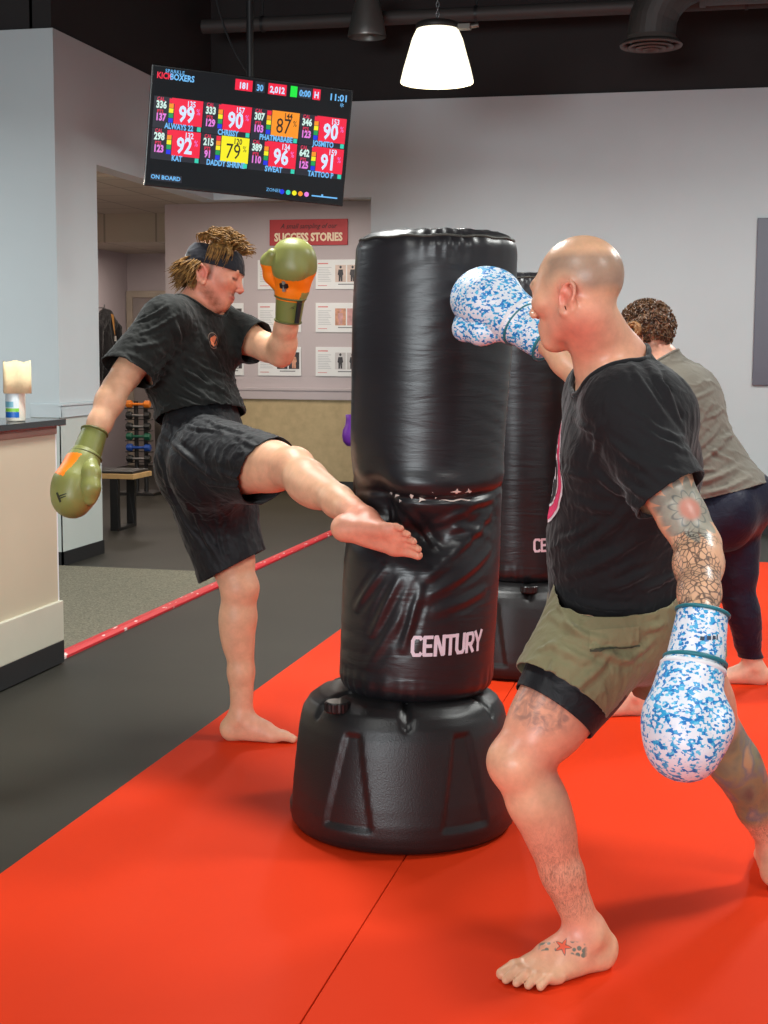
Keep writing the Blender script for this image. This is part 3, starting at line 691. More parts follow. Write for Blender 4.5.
def trim_mesh(o, cuts, origin=(0, 0, 0)):
    """cuts an object's mesh open along planes: (point, normal, centre, radius) drops what lies beyond the plane near the centre"""
    org = np.asarray(origin, float)
    bm = bmesh.new(); bm.from_mesh(o.data)
    for (p, n, c, rad) in cuts:
        p = Vector((np.asarray(p, float)-org).tolist()); n = Vector(unit(n).tolist()); c = Vector((np.asarray(c, float)-org).tolist())
        fs = [f for f in bm.faces if (f.calc_center_median()-c).length < rad]
        geom = set(fs)
        for f in fs: geom.update(f.edges); geom.update(f.verts)
        bmesh.ops.bisect_plane(bm, geom=list(geom), dist=1e-5, plane_co=p, plane_no=n)
        kill = [f for f in bm.faces if (f.calc_center_median()-c).length < rad and (f.calc_center_median()-p).dot(n) > 0]
        bmesh.ops.delete(bm, geom=kill, context='FACES')
    for _ in range(10):                                   # even out the cut edges along their own loops
        mv = []
        for v in bm.verts:
            be = [e for e in v.link_edges if len(e.link_faces) == 1]
            if len(be) == 2: mv.append((v, (be[0].other_vert(v).co+be[1].other_vert(v).co)*.25+v.co*.5))
        for v, c in mv: v.co = c
    bm.to_mesh(o.data); bm.free()
    o.data.polygons.foreach_set('use_smooth', [True]*len(o.data.polygons))
def open_loops(o):
    """ordered vertex loops along the open edges of a mesh"""
    bm = bmesh.new(); bm.from_mesh(o.data); bm.verts.ensure_lookup_table(); nxt = {}
    for e in bm.edges:
        if len(e.link_faces) == 1:
            a, b = e.verts[0].index, e.verts[1].index; nxt.setdefault(a, []).append(b); nxt.setdefault(b, []).append(a)
    P = {i: np.array(bm.verts[i].co) for i in nxt}; bm.free(); seen = set(); out = []
    for s in nxt:
        if s in seen: continue
        lp = [s]; seen.add(s)
        while True:
            q = [x for x in nxt[lp[-1]] if x not in seen]
            if not q: break
            lp.append(q[0]); seen.add(q[0])
        if len(lp) > 12: out.append(np.array([P[i] for i in lp]))
    return out
def edge_rib(o, near, org, r, mat, name, par):
    """a rolled rib along the open edge that lies nearest a point"""
    L = open_loops(o)
    if not L: return None
    lp = min(L, key=lambda q: np.linalg.norm(q.mean(0)-(np.asarray(near)-org)))
    for _ in range(6): lp = .5*lp+.25*np.roll(lp, 1, 0)+.25*np.roll(lp, -1, 0)
    d = np.r_[0, np.cumsum(np.linalg.norm(np.diff(np.vstack([lp, lp[:1]]), axis=0), axis=1))]; m = 72; cl = np.vstack([lp, lp[:1]])
    pts = [np.array([np.interp(t, d, cl[:, j]) for j in range(3)]) for t in np.linspace(0, d[-1], m+1)]
    return MB().tube(pts, r, 8, caps=False, squash=1.0).build(name, mat, par)
def keep_biggest(o):
    bm = bmesh.new(); bm.from_mesh(o.data); seen = set(); best = []
    for v in bm.verts:
        if v.index in seen: continue
        st = [v]; comp = []; seen.add(v.index)
        while st:
            q = st.pop(); comp.append(q)
            for e in q.link_edges:
                w = e.other_vert(q)
                if w.index not in seen: seen.add(w.index); st.append(w)
        if len(comp) > len(best): best = comp
    bs = set(best); bmesh.ops.delete(bm, geom=[v for v in bm.verts if v not in bs], context='VERTS')
    bm.to_mesh(o.data); bm.free()
def thicken(o, t):
    md = o.modifiers.new('cloth_thickness', 'SOLIDIFY'); md.thickness = t; md.offset = -1
def fbm(P, sc, seed=0.0):
    """cheap smooth vector-free noise: sum of rotated sines, values about -1..1"""
    r = np.random.RandomState(int(seed*100)+11); out = np.zeros(len(P)); amp = 1.0; tot = 0
    for o in range(4):
        for _ in range(4):
            d = r.normal(size=3); d /= np.linalg.norm(d); out += amp*np.sin(P@d*sc*(2**o)+r.uniform(0, 6.28)); 
        tot += amp*2.0; amp *= .55
    return out/tot
# ================================================================== FREE-STANDING PUNCHING BAGS
def bag_vinyl():
    m, nt, b = new_mat('black_bag_vinyl')
    tc = nd(nt, 'ShaderNodeTexCoord')
    n0 = nd(nt, 'ShaderNodeTexNoise', Scale=3.0, Detail=3.0); nt.links.new(tc.outputs['Object'], n0.inputs['Vector'])
    mp = nd(nt, 'ShaderNodeMapping'); mp.inputs['Scale'].default_value = (5, 5, 32); nt.links.new(tc.outputs['Object'], mp.inputs['Vector'])
    n1 = nd(nt, 'ShaderNodeTexNoise', Scale=1.0, Detail=4.0, Distortion=.6); nt.links.new(mp.outputs['Vector'], n1.inputs['Vector'])
    n2 = nd(nt, 'ShaderNodeTexNoise', Scale=500.0, Detail=1.0); nt.links.new(tc.outputs['Object'], n2.inputs['Vector'])
    cr = nd(nt, 'ShaderNodeValToRGB')
    cr.color_ramp.elements[0].position = .3; cr.color_ramp.elements[0].color = srgb(26, 25, 28); cr.color_ramp.elements[1].position = .7; cr.color_ramp.elements[1].color = srgb(36, 34, 37)
    nt.links.new(n0.outputs['Fac'], cr.inputs['Fac']); nt.links.new(cr.outputs['Color'], b.inputs['Base Color'])
    rr = nd(nt, 'ShaderNodeMapRange'); rr.inputs['To Min'].default_value = .27; rr.inputs['To Max'].default_value = .42
    nt.links.new(n0.outputs['Fac'], rr.inputs['Value']); nt.links.new(rr.outputs['Result'], b.inputs['Roughness'])
    b1 = nd(nt, 'ShaderNodeBump', Strength=.35, Distance=.006); nt.links.new(n1.outputs['Fac'], b1.inputs['Height'])
    b2 = nd(nt, 'ShaderNodeBump', Strength=.06, Distance=.001); nt.links.new(n2.outputs['Fac'], b2.inputs['Height']); nt.links.new(b1.outputs['Normal'], b2.inputs['Normal'])
    nt.links.new(b2.outputs['Normal'], b.inputs['Normal'])
    return m
M['vinyl'] = bag_vinyl()
M['base'] = plain('black_base_plastic', srgb(26, 25, 26), .38, noise_amt=.06, bump=.22, bscale=260)
M['cap'] = plain('black_cap_plastic', srgb(22, 22, 23), .3)
M['logo'] = plain('white_logo_print', srgb(226, 214, 224), .55, noise_amt=.02)
M['flake'] = plain('exposed_white_backing', srgb(214, 196, 186), .8)

def base_mesh(name, par, R=.345, H=.435, rot=0.0):
    """round-cornered eight lobed water base with pressed-in panels, one dense lathe whose radius varies with angle"""
    prof = [(.0, .0), (.86, .0), (.935, .006), (.972, .022), (.99, .05), (.995, .085), (.985, .13), (.965, .18), (.945, .23), (.925, .28), (.905, .32), (.875, .355), (.82, .385), (.74, .405), (.64, .415), (.55, .418), (.5, .425), (.46, .435), (.0, .435)]
    # finer profile
    pr = []
    for (a, b) in zip(prof[:-1], prof[1:]):
        m = max(1, int(np.hypot((b[0]-a[0])*R, b[1]-a[1])/.008))
        for i in range(m): pr.append((a[0]+(b[0]-a[0])*i/m, a[1]+(b[1]-a[1])*i/m))
    pr.append(prof[-1]); n = 240; vs = []
    for (f, z) in pr:
        for k in range(n):
            th = 2*math.pi*k/n; r = f*R
            lobe = math.cos(6*(th-rot))
            if z > .01: r *= 1-.018*max(0, min(1, z/.12))*(1-lobe)*.5*min(1, max(0, (f-.3)/.4))
            # pressed panels on each second lobe flank, wider below
            a = ((th-rot+math.pi/6) % (math.pi/3))-math.pi/6
            half = .25-.17*max(0, min(1, (z-.06)/.30))
            e = min(half-abs(a), 99)*R
            ez = min(z-.065, .34-z)
            ins = min(e, ez*1.0)
            if f > .8 and z > .05:
                t = max(0, min(1, ins/.012)); r -= .011*t*t*(3-2*t)
            # grooves across the shoulder
            g = abs(((th-rot) % (math.pi/3))-math.pi/6)
            zz = z
            if z > .34 and .5 < f < .96:
                q = max(0, 1-g/.10); zz = z-.020*q*q*min(1, (z-.34)/.03)
            vs.append((r*math.cos(th), r*math.sin(th), zz))
    m = len(pr); mb = MB()
    mb.add(vs, [(i*n+k, i*n+(k+1) % n, (i+1)*n+(k+1) % n, (i+1)*n+k) for i in range(m-1) for k in range(n)], 0, True)
    return mb.build(name, M['base'], par)

def stroke_logo(name, par, place, word, height, width, mat, thick=.2):
    """blocky rounded capitals built from strokes; place(u, v) -> (point, normal)"""
    G = {'C': ([[(.92, .86), (.80, .95), (.25, .95), (.08, .78), (.08, .22), (.25, .05), (.80, .05), (.92, .14)]], .95),
         'E': ([[(.9, .95), (.1, .95), (.1, .05), (.9, .05)], [(.1, .5), (.8, .5)]], .9), 'N': ([[(.1, .0), (.1, .95), (.22, .95), (.78, .05), (.9, .05), (.9, 1.0)]], 1.0),
         'T': ([[(.0, .95), (1.0, .95)], [(.5, .95), (.5, 0)]], .85), 'U': ([[(.1, 1.0), (.1, .22), (.26, .05), (.74, .05), (.9, .22), (.9, 1.0)]], 1.0),
         'R': ([[(.1, 0), (.1, .95), (.75, .95), (.9, .8), (.9, .58), (.75, .42), (.1, .42)], [(.5, .42), (.92, 0)]], .95), 'Y': ([[(.02, 1.0), (.5, .42), (.5, 0)], [(.98, 1.0), (.5, .42)]], .95)}
    tot = sum(G[c][1] for c in word)+.16*(len(word)-1); sc = width/tot; x = -width/2; mb = MB()
    for c in word:
        strokes, adv = G[c]; w = adv*sc
        for st in strokes:
            P = [np.array([x+p[0]*w, (p[1]-.5)*height]) for p in st]
            hw = thick*height*.5
            for a, b in zip(P[:-1], P[1:]):
                d_ = unit(b-a); nn = np.array([-d_[1], d_[0]]); a2, b2 = a-d_*hw*.55, b+d_*hw*.55; m = max(1, int(np.linalg.norm(b2-a2)/.006)); vs = []
                for sg in (1, -1):
                    for i in range(m+1): pt, nm = place(*(a2+(b2-a2)*i/m+nn*hw*sg)); vs.append(pt+nm*.0018)
                mb.add(vs, [(i, m+1+i, m+2+i, i+1) for i in range(m)], 0, True)
        x += w+.16*sc
    return mb.build(name, mat, par)

def punching_bag(px_base, label, lean, logo_az, R=.233, dent=None, crease=False, cap_az=None, top=1.765):
    r = empty('punching_bag', (px_base[0], px_base[1], MT), label, 'punching bag', 'free standing punching bags')
    base_mesh('base', r, rot=.25)
    # filler cap
    if cap_az is not None:
        mb = MB(); n = 40; rim = []
        for z, rr in ((0, .034), (.004, .036), (.026, .036), (.030, .032)):
            for k in range(n):
                a = 2*math.pi*k/n; q = rr*(1+(.05 if k % 2 and 0 < z < .03 else 0)); rim.append((q*math.cos(a), q*math.sin(a), z))
        mb.add(rim, [(i*n+k, i*n+(k+1) % n, (i+1)*n+(k+1) % n, (i+1)*n+k) for i in range(3) for k in range(n)]+[tuple(3*n+k for k in range(n))])
        o = mb.build('filler_cap', M['cap'], r); o.location = (.275*math.cos(cap_az), .275*math.sin(cap_az), .385)
    lv0, lv1 = np.array(lean[0]), np.array(lean[1]); z0 = .405; H = top-MT-z0
    def axis(z):
        t = (z-z0)/H; p = lv0+(lv1-lv0)*t; return np.array([p[0], p[1]])
    MB().tube([tuple(lv0)+(.40,), tuple(axis(.47))+(.47,)], .19, 40).build('foam_collar', plain('black_foam', srgb(18, 18, 19), .8), r)
    def radius(th, z):
        t = (z-z0)/H; q = R
        e = min(z-z0, top-MT-z)
        rc = .055
        q -= rc-math.sqrt(max(0, rc*rc-max(0, rc-e)**2)) if e < rc else 0
        q *= 1+.012*math.cos(math.pi*(t-.5)*1.2)-.012
        if t > .35: q += .006*math.sin(t*9)
        if e < .10:                                                                     # gathers at the rims
            q += .0035*(1-e/.10)*math.sin(th*34+2.2*math.sin(th*5))*(.5+.5*math.sin(th*3+z*3))
        q += .0005*math.sin(z*120+3.0*math.sin(th*2.0)+1.2*math.sin(th*5+z*7))*max(0, math.sin(th*1.5+z*4))
        if crease:
            dth = (th-az1+math.pi) % (2*math.pi)-math.pi; sx_ = dth*R
            if abs(dth) < 1.9:
                zc = 1.008+.010*math.sin(th*2.1)+.03*sx_; dz = z-zc; wgt = math.cos(dth/1.9*math.pi/2)
                q -= wgt*.012*math.exp(-(dz/.010)**2); q += wgt*.010*math.exp(-((dz-.045)/.03)**2)
                q -= wgt*.010*math.exp(-((z-.90)/.09)**2)
                for (s0, zz, dep, ss, sz) in dent: q -= dep*math.exp(-((sx_-s0)/ss)**2-((z-zz)/sz)**2)
                for (xa, za, xb, zb, w, hgt) in FOLDS:
                    ex, ez = xb-xa, zb-za; t2 = max(0, min(1, ((sx_-xa)*ex+(z-za)*ez)/(ex*ex+ez*ez)))
                    dd = math.hypot(sx_-xa-t2*ex, z-za-t2*ez)
                    if dd < 3*w: q += .55*hgt*math.exp(-(dd/w)**2)*math.sin(math.pi*(.1+.8*t2))-.26*hgt*math.exp(-((dd-1.9*w)/w)**2)*math.sin(math.pi*(.1+.8*t2))
        return q
    n = 260; mz = 300; vs = []; zs = []
    prof = [(0.0, z0)]+[(None, z0+H*(.5-.5*math.cos(math.pi*(.006+.988*i/mz)) if False else (.0005+.999*i/mz))) for i in range(mz+1)]
    for i in range(mz+1):
        z = z0+H*(.0005+.999*i/mz); zs.append(z); ax = axis(z)
        for k in range(n):
            th = 2*math.pi*k/n; q = radius(th, z); vs.append((ax[0]+q*math.cos(th), ax[1]+q*math.sin(th), z))
    fs = [(i*n+k, i*n+(k+1) % n, (i+1)*n+(k+1) % n, (i+1)*n+k) for i in range(mz) for k in range(n)]
    mb = MB(); mb.add(vs, fs, 0, True)
    for ring, zz, flip, up in ((0, z0, True, -1), (mz, z0+H, False, 1)):                # closed, slightly domed ends
        ax = axis(zz); c = len(mb.v); rings = []
        for f in (.97, .8, .55, .3, .1):
            rings.append([(ax[0]+(vs[ring*n+k][0]-ax[0])*f, ax[1]+(vs[ring*n+k][1]-ax[1])*f, zz+up*.012*(1-f)+.002*math.sin(k*.4)*f) for k in range(n)])
        base = c; allv = [q for rg in rings for q in rg]; mb.v += allv
        def addf(f): mb.f.append(tuple(reversed(f)) if flip else f); mb.mi.append(0); mb.sm.append(True)
        for k in range(n): addf((ring*n+k, ring*n+(k+1) % n, base+(k+1) % n, base+k))
        for j in range(4):
            for k in range(n): addf((base+j*n+k, base+j*n+(k+1) % n, base+(j+1)*n+(k+1) % n, base+(j+1)*n+k))
        addf(tuple(base+4*n+k for k in range(n)))
    cover = mb.build('bag_cover', M['vinyl'], r)
    def surf(az, z, off=.0):
        q = radius(az, z)+off; ax = axis(z); return np.array([ax[0]+q*math.cos(az), ax[1]+q*math.sin(az), z]), np.array([math.cos(az), math.sin(az), 0])
    # welt around the top seam
    wl = MB(); zt = top-MT-.022
    pts = [tuple(surf(2*math.pi*k/90, zt+.002*math.sin(k*.9), .001)[0]) for k in range(91)]
    wl.tube(pts, .0042, 6, caps=False).build('top_seam', plain('worn_seam_piping', srgb(62, 60, 54), .5, noise_amt=.3, nscale=30), cover)
    if logo_az is not None:
        zl = .585
        stroke_logo('maker_logo', cover, lambda u, v: surf(logo_az+u/R, zl+v+.09*0+u*.02, .0006), 'CENTURY', .056, .226, M['logo'], .18)
    if crease:
        rd = random.Random(5)
        for (px, py, w) in ((374, 490, 1.0), (390, 491, 1.1), (397, 496, .7), (408, 488, 1.5), (420, 494, 1.1), (437, 490, 1.3), (455, 486, 1.5), (468, 486, 1.0), (393, 486, .5), (431, 487, .5), (381, 484, .5)):
            a = az1+(px-425)/340/R*1.0; z = 1.408-(py-353)*.0029; nn = rd.randint(5, 8); mbf = MB(); ps = []
            for j in range(nn):
                an = 2*math.pi*j/nn; rr = (.45 if j % 2 else 1.25)*rd.uniform(.6, 1.1)*.0085*w
                ps.append(surf(a+rr*1.4*math.cos(an)/R, z+rr*math.sin(an)-.1*rr, .0016)[0])
            mbf.add(ps, [tuple(range(nn))]).build('worn_flake', M['flake'], cover)
        mbf = MB(); ps = []                                                             # long thin crack on the right of the crease
        for sgn in (1, -1):
            for i in range(12)[::sgn]: ps.append(surf(az1+(438+45*i/11-425)/340/R, 1.408-(495-353)*.0029+.002*math.sin(i*1.3)+sgn*.002*math.sin(math.pi*(i+.2)/11.5), .0016)[0])
        mbf.add(ps, [tuple(range(24))]).build('worn_flake', M['flake'], cover)
    return r
B1 = np.array([-.900, 4.175]); B2 = np.array([-.848, 6.43])
def cr2(s): return (CR[0]*s, CR[1]*s)
az1 = math.atan2(-B1[1], -B1[0])                                                        # direction from the bag towards the viewer's side of the room
def fold_px(x0, y0, x1, y1, w=.011, h=.012): return ((x0-425)/340, 1.408-(y0-353)*.0029, (x1-425)/340, 1.408-(y1-353)*.0029, w, h)
FOLDS = [fold_px(432, 566, 502, 512, .014, .014), fold_px(428, 590, 503, 548, .013, .012), fold_px(440, 604, 496, 586, .012, .008), fold_px(402, 572, 376, 628), fold_px(424, 580, 410, 640), fold_px(386, 562, 352, 606),
         fold_px(434, 522, 478, 502, .011, .010), fold_px(402, 503, 446, 548, .011, .011), fold_px(382, 503, 396, 520, .010, .010), fold_px(450, 520, 500, 530, .012, .009), fold_px(365, 505, 372, 520, .01, .01), fold_px(412, 600, 372, 660, .013, .006), fold_px(462, 500, 506, 496, .010, .008)]
DENT = [(.005, .885, .066, .075, .055), (-.13, .92, .045, .10, .06), (.08, .93, .012, .09, .05), (-.175, .985, .055, .07, .08), (-.31, .975, .045, .11, .09)]
punching_bag(B1, 'big black punching bag being kicked, worn white flakes along a crease, nearest of the two', (cr2(.035), cr2(.088)), az1+.40, dent=DENT, crease=True, cap_az=az1-.76)
az2 = math.atan2(-B2[1], -B2[0])
punching_bag(B2, 'black punching bag standing behind the first bag, partly hidden by the bald man', (cr2(.0), cr2(-.02)), az2+.72, cap_az=az2+.12)
# ================================================================== PEOPLE : shared body building
def pc(tag_, a, b, ra, rb, k=.03, w=None, sq=1.0, m='u'): return dict(t='c', tag=tag_, a=np.asarray(a, float), b=np.asarray(b, float), ra=ra, rb=rb, k=k, w=w, sq=sq, m=m)
def pe(tag_, c, r, R=None, k=.03, m='u'): return dict(t='e', tag=tag_, c=np.asarray(c, float), r=np.asarray(r, float), R=R, k=k, m=m)
def bounds(pl, pad=.06):
    lo = np.full(3, 9e9); hi = -lo
    for q in pl:
        if q['t'] == 'c':
            r = max(q['ra'], q['rb'])*max(q.get('sq', 1), 1); lo = np.minimum(lo, np.minimum(q['a'], q['b'])-r); hi = np.maximum(hi, np.maximum(q['a'], q['b'])+r)
        else: r = q['r'].max(); lo = np.minimum(lo, q['c']-r); hi = np.maximum(hi, q['c']+r)
    return lo-pad, hi+pad
def ortho(f, u):
    f = unit(f); u = unit(np.asarray(u, float)-f*(np.asarray(u, float)@f)); return f, u, np.cross(u, f)      # forward, up, left
def head_prims(c, f, u, neck, s=1.0, neck_r=.057, chin=0.0):
    f, u, l = ortho(f, u); P = lambda a, b, d=0.0: c+s*(f*a+u*b+l*d); R = [f, u, l]; L = []
    L.append(pc('head', P(-.022, -.05), neck, neck_r*1.0, neck_r*1.12, .03))
    L.append(pe('head', P(-.014, .036), s*np.array((.099, .090, .077)), R, .02))
    L.append(pe('head', P(.034, -.008), s*np.array((.060, .075, .063)), R, .03))
    for g in (1, -1):
        L.append(pc('head', P(-.008, -.050, .050*g), P(.060-chin, -.097, .016*g), .021*s, .017*s, .03))
        L.append(pe('head', P(.060, -.016, .046*g), s*np.array((.024, .020, .022)), R, .025))
    L.append(pe('head', P(.068-chin, -.098), s*np.array((.021, .018, .022)), R, .02))
    L.append(pe('head', P(.068-chin*.4, -.068), s*np.array((.026, .028, .032)), R, .02))
    L.append(pc('head', P(.082, .026, .034), P(.082, .026, -.034), .013*s, .013*s, .018))
    for g in (1, -1):
        L.append(pe('head', P(.099, .004, .031*g), s*np.array((.016, .012, .018)), R, .012, 's'))
        L.append(pe('head', P(.079, .004, .031*g), s*np.array((.013, .0125, .0135)), R, .004))
        L.append(pc('head', P(.088, .0105, .021*g), P(.085, .009, .043*g), .0042*s, .0038*s, .004))
    L.append(pc('head', P(.090, .016), P(.110, -.025), .0080*s, .0100*s, .012))
    L.append(pe('head', P(.1125, -.028), s*np.array((.0095, .0085, .0095)), R, .008))
    for g in (1, -1): L.append(pe('head', P(.104, -.034, .0125*g), s*np.array((.010, .0075, .0075)), R, .006))
    L.append(pc('head', P(.087, -.061, .020), P(.087, -.061, -.020), .0058*s, .0058*s, .006)); L.append(pe('head', P(.092, -.061), s*np.array((.005, .0055, .012)), R, .005))
    L.append(pc('head', P(.085, -.073, .017), P(.085, -.073, -.017), .006*s, .006*s, .006)); L.append(pe('head', P(.090, -.073), s*np.array((.005, .006, .011)), R, .005))
    for g in (1, -1):                                                     # ears
        ef = unit(f*.95-l*.30*g*-1*0+u*-.12); eu = unit(u*.96-f*.22); el = np.cross(eu, ef); el = l
        EP = lambda a, b, d=0.0: P(-.018, -.018, .073*g)+s*(ef*a+eu*b+l*d*g)
        L.append(pe('head', EP(0, 0, .003), s*np.array((.019, .030, .0065)), [ef, eu, l], .006))
        pts = [EP(.014*math.cos(t)-.004 if False else -.003+.018*math.cos(t), .004+.028*math.sin(t), .009) for t in np.linspace(-.2, 4.0, 12)]
        for a, b in zip(pts[:-1], pts[1:]): L.append(pc('head', a, b, .0044*s, .0044*s, .003))
        L.append(pe('head', EP(.006, -.029, .005), s*np.array((.0095, .0095, .006)), [ef, eu, l], .004))
        L.append(pe('head', EP(.004, -.004, .011), s*np.array((.0085, .013, .0075)), [ef, eu, l], .004, 's'))
        L.append(pc('head', EP(.014, .006, .006), EP(.015, -.012, .006), .004*s, .0045*s, .003))
    return L
def foot_prims(A, f, u, med, s=1.0, tg='foot', lift=0.0):
    """A ankle centre; f towards the toes, u up off the sole, med towards the big toe"""
    f = unit(f); u = unit(np.asarray(u)-f*(np.asarray(u)@f)); med = unit(np.asarray(med)-f*(np.asarray(med)@f)-u*(np.asarray(med)@u))
    h = .083; P = lambda a, b, c: A+s*(f*a+med*b+u*(c-h)); L = []; R = [f, med, u]     # c measured from the sole
    L.append(pe(tg, P(-.040, 0, .036), s*np.array((.037, .031, .036)), R, .03))
    L.append(pc(tg, P(-.02, 0, .095), P(-.043, 0, .05), .020*s, .024*s, .03))
    L.append(pc(tg, P(.0, .0, .074), P(.085, .012, .045), .035*s, .026*s, .03, med, 1.15))
    L.append(pc(tg, P(-.035, .002, .028), P(.115, .026, .023), .027*s, .023*s, .02))
    L.append(pc(tg, P(-.035, -.008, .026), P(.100, -.030, .018), .026*s, .018*s, .02))
    L.append(pc(tg, P(.03, 0, .045), P(.125, -.002, .024), .030*s, .018*s, .025, med, 1.3))
    for g in (1, -1): L.append(pe(tg, P(-.004, g*.032, .080), s*np.array((.014, .012, .016)), R, .012))
    ball = [(.124, .030, .021, .0185), (.130, .009, .018, .0135), (.125, -.009, .0165, .0125), (.116, -.025, .0155, .012), (.104, -.039, .0145, .0115)]
    ln = [.060, .058, .051, .044, .037]; sp = [.002, .000, -.004, -.008, -.010]
    for (a, b, c, r), L2, q in zip(ball, ln, sp):
        big = r > .015
        k1 = P(a+L2*.5, b+q*.5, c+(.002 if big else .007)); tip = P(a+L2, b+q, .0135 if big else .0105)
        L.append(pc(tg, P(a-.015, b, c), k1, r*s, r*.85*s, .010)); L.append(pc(tg, k1, tip, r*.82*s, (.0125 if big else .0092)*s, .0035))
    return L
def limb(tg, pts, k=.02): return [pc(tg, p, q, r, r2, k) for (p, r), (q, r2) in zip(pts[:-1], pts[1:])]
def mixp(a, b, t): return np.asarray(a)*(1-t)+np.asarray(b)*t
def body_prims(J):
    """J: joints and sizes (see each person)"""
    L = []; pel, neck, ch = J['pel'], J['neck'], J['chest']; up = unit(ch-pel)
    pf, _, _ = ortho(J['pelf'], up); pl = np.cross(up, pf); pl = unit(pl)
    cu = unit(neck-ch); cl = unit(J['chl']-cu*(J['chl']@cu)); cf = np.cross(cl, cu)
    b = J.get('bulk', 1.0); hw = J.get('hipw', .088); sw = J.get('shw', .185)
    for sd, g in (('L', 1), ('R', -1)):
        J.setdefault('hip'+sd, pel+pl*hw*g-up*.03); J.setdefault('sh'+sd, ch+cl*sw*g+cu*.10)
    J.update(up=up, pf=pf, pl=pl, cu=cu, cl=cl, cf=cf)
    L.append(pc('torso', pel-pl*.06+up*.01, pel+pl*.06+up*.01, .105*b, .105*b, .05))
    for g in (1, -1): L.append(pe('torso', pel+pl*.072*g-pf*.055-up*.045, np.array((.088, .095, .085))*J.get('glute', b), [pf, up, pl], .05))
    mid = mixp(pel, ch, .5)+pf*J.get('belly', 0)
    L.append(pc('torso', pel+up*.02, mid, .108*b, .104*b, .05, pl, 1.30)); L.append(pc('torso', mid, ch-cu*.07, .104*b, .115*b, .05, unit(pl+cl), 1.32))
    if J.get('belly'): L.append(pe('torso', mixp(pel, ch, .42)+pf*(.03+J['belly']*.6), np.array((.11, .13, .14))*b, [pf, up, pl], .06))
    L.append(pc('torso', ch-cu*.07, ch+cu*.05, .117*b, .100*b, .05, cl, 1.45))
    for g in (1, -1):
        L.append(pe('torso', ch+cf*.062+cl*.078*g+cu*.01, np.array((.058, .066, .085))*b, [cf, cu, cl], .04))
        L.append(pe('torso', ch-cf*.052+cl*.085*g+cu*.02, np.array((.060, .095, .080))*b, [cf, cu, cl], .05))
        L.append(pe('torso', ch-cf*.01+cl*.125*g-cu*.05, np.array((.07, .11, .045))*b, [cf, cu, cl], .05))
    tr = J.get('trap', .052)
    for sd in 'LR':
        sh, el, wr, hip, kn, an = (J[q+sd] for q in ('sh', 'el', 'wr', 'hip', 'kn', 'an')); m = J.get('arm', 1.0); q = J.get('leg', 1.0)
        L.append(pc('torso', neck-cu*.015, mixp(neck, sh, .85), tr*1.1, tr, .05)); L.append(pc('torso', ch+cu*.06, sh, .085*b, .062*b, .05))
        L.append(pe('arm'+sd, sh+(el-sh)*.08, np.array((.064, .064, .064))*m, None, .04))
        L += limb('arm'+sd, [(sh, .056*m), (mixp(sh, el, .45), .051*m), (mixp(sh, el, .8), .043*m), (el, .040*m)], .03)
        L += limb('arm'+sd, [(el, .040*m), (mixp(el, wr, .25), .044*m), (mixp(el, wr, .65), .036*m), (wr, .028*m)], .025)
        ax = unit(el-sh); bd = J.get('bic'+sd)
        if bd is not None: L.append(pe('arm'+sd, mixp(sh, el, .52)+unit(bd)*.016, (.075, .036*m, .036*m), list(ortho(ax, bd)), .03))
        if bd is not None: L.append(pe('arm'+sd, mixp(sh, el, .48)-unit(bd)*.016, (.085, .034*m, .036*m), list(ortho(ax, bd)), .03))
        hand = unit(J.get('hand'+sd, wr-el)); L.append(pc('arm'+sd, wr, wr+hand*.05, min(.028*m, .030), .024, .02))
        # leg : knee cap points along kf, calf behind
        kf = unit(J['kf'+sd]); tx = unit(kn-hip); sx = unit(an-kn); kft = unit(kf-tx*(kf@tx)); kfs = unit(kf-sx*(kf@sx))
        L += limb('leg'+sd, [(hip, .093*q), (mixp(hip, kn, .35), .086*q), (mixp(hip, kn, .75), .066*q), (kn, .054*q)], .04)
        L.append(pe('leg'+sd, mixp(hip, kn, .45)+kft*.02, (.14, .065*q, .068*q), list(ortho(tx, kft)), .04)); L.append(pe('leg'+sd, mixp(hip, kn, .5)-kft*.022, (.14, .06*q, .06*q), list(ortho(tx, kft)), .04))
        L.append(pe('leg'+sd, kn+unit(kft+kfs)*.014, (.044*q, .044*q, .044*q), None, .03))
        L += limb('leg'+sd, [(kn, .051*q), (mixp(kn, an, .22), .049*q), (mixp(kn, an, .65), .038*q), (an, .034*q)], .03)
        L.append(pe('leg'+sd, mixp(kn, an, .30)-kfs*.020, (.115, .045*q, .050*q), list(ortho(sx, kfs)), .035))
        L.append(pc('leg'+sd, kn+kfs*.022, mixp(kn, an, .8)+kfs*.010, .018, .016, .03))
        if ('footf'+sd) in J:
            f, u = J['footf'+sd], J['footu'+sd]; med = np.cross(f, u)*(1 if sd == 'L' else -1)     # big toe: right of a left foot, left of a right foot
            L += foot_prims(an, f, u, med, J.get('footscale', 1.0), 'foot'+sd)
    L += head_prims(J['head'], J['hf'], J['hu'], neck+cu*0.0, J.get('hs', 1.0), J.get('neckr', .056), J.get('chin', 0.0))
    return L
def mix_col(col, w, c): return col*(1-w[:, None])+np.asarray(c)[None, :]*w[:, None]
def spot(V, c, r, soft=.5): 
    d = np.linalg.norm(V-np.asarray(c), axis=1)/r; return np.clip((1-d)/soft, 0, 1)**1.0
def seg_t(V, a, b):
    ab = np.asarray(b)-np.asarray(a); t = ((V-a)@ab)/(ab@ab); d = np.linalg.norm(V-(np.asarray(a)+np.clip(t, 0, 1)[:, None]*ab), axis=1); return t, d
def lin(*c): return np.array(srgb(*c)[:3])
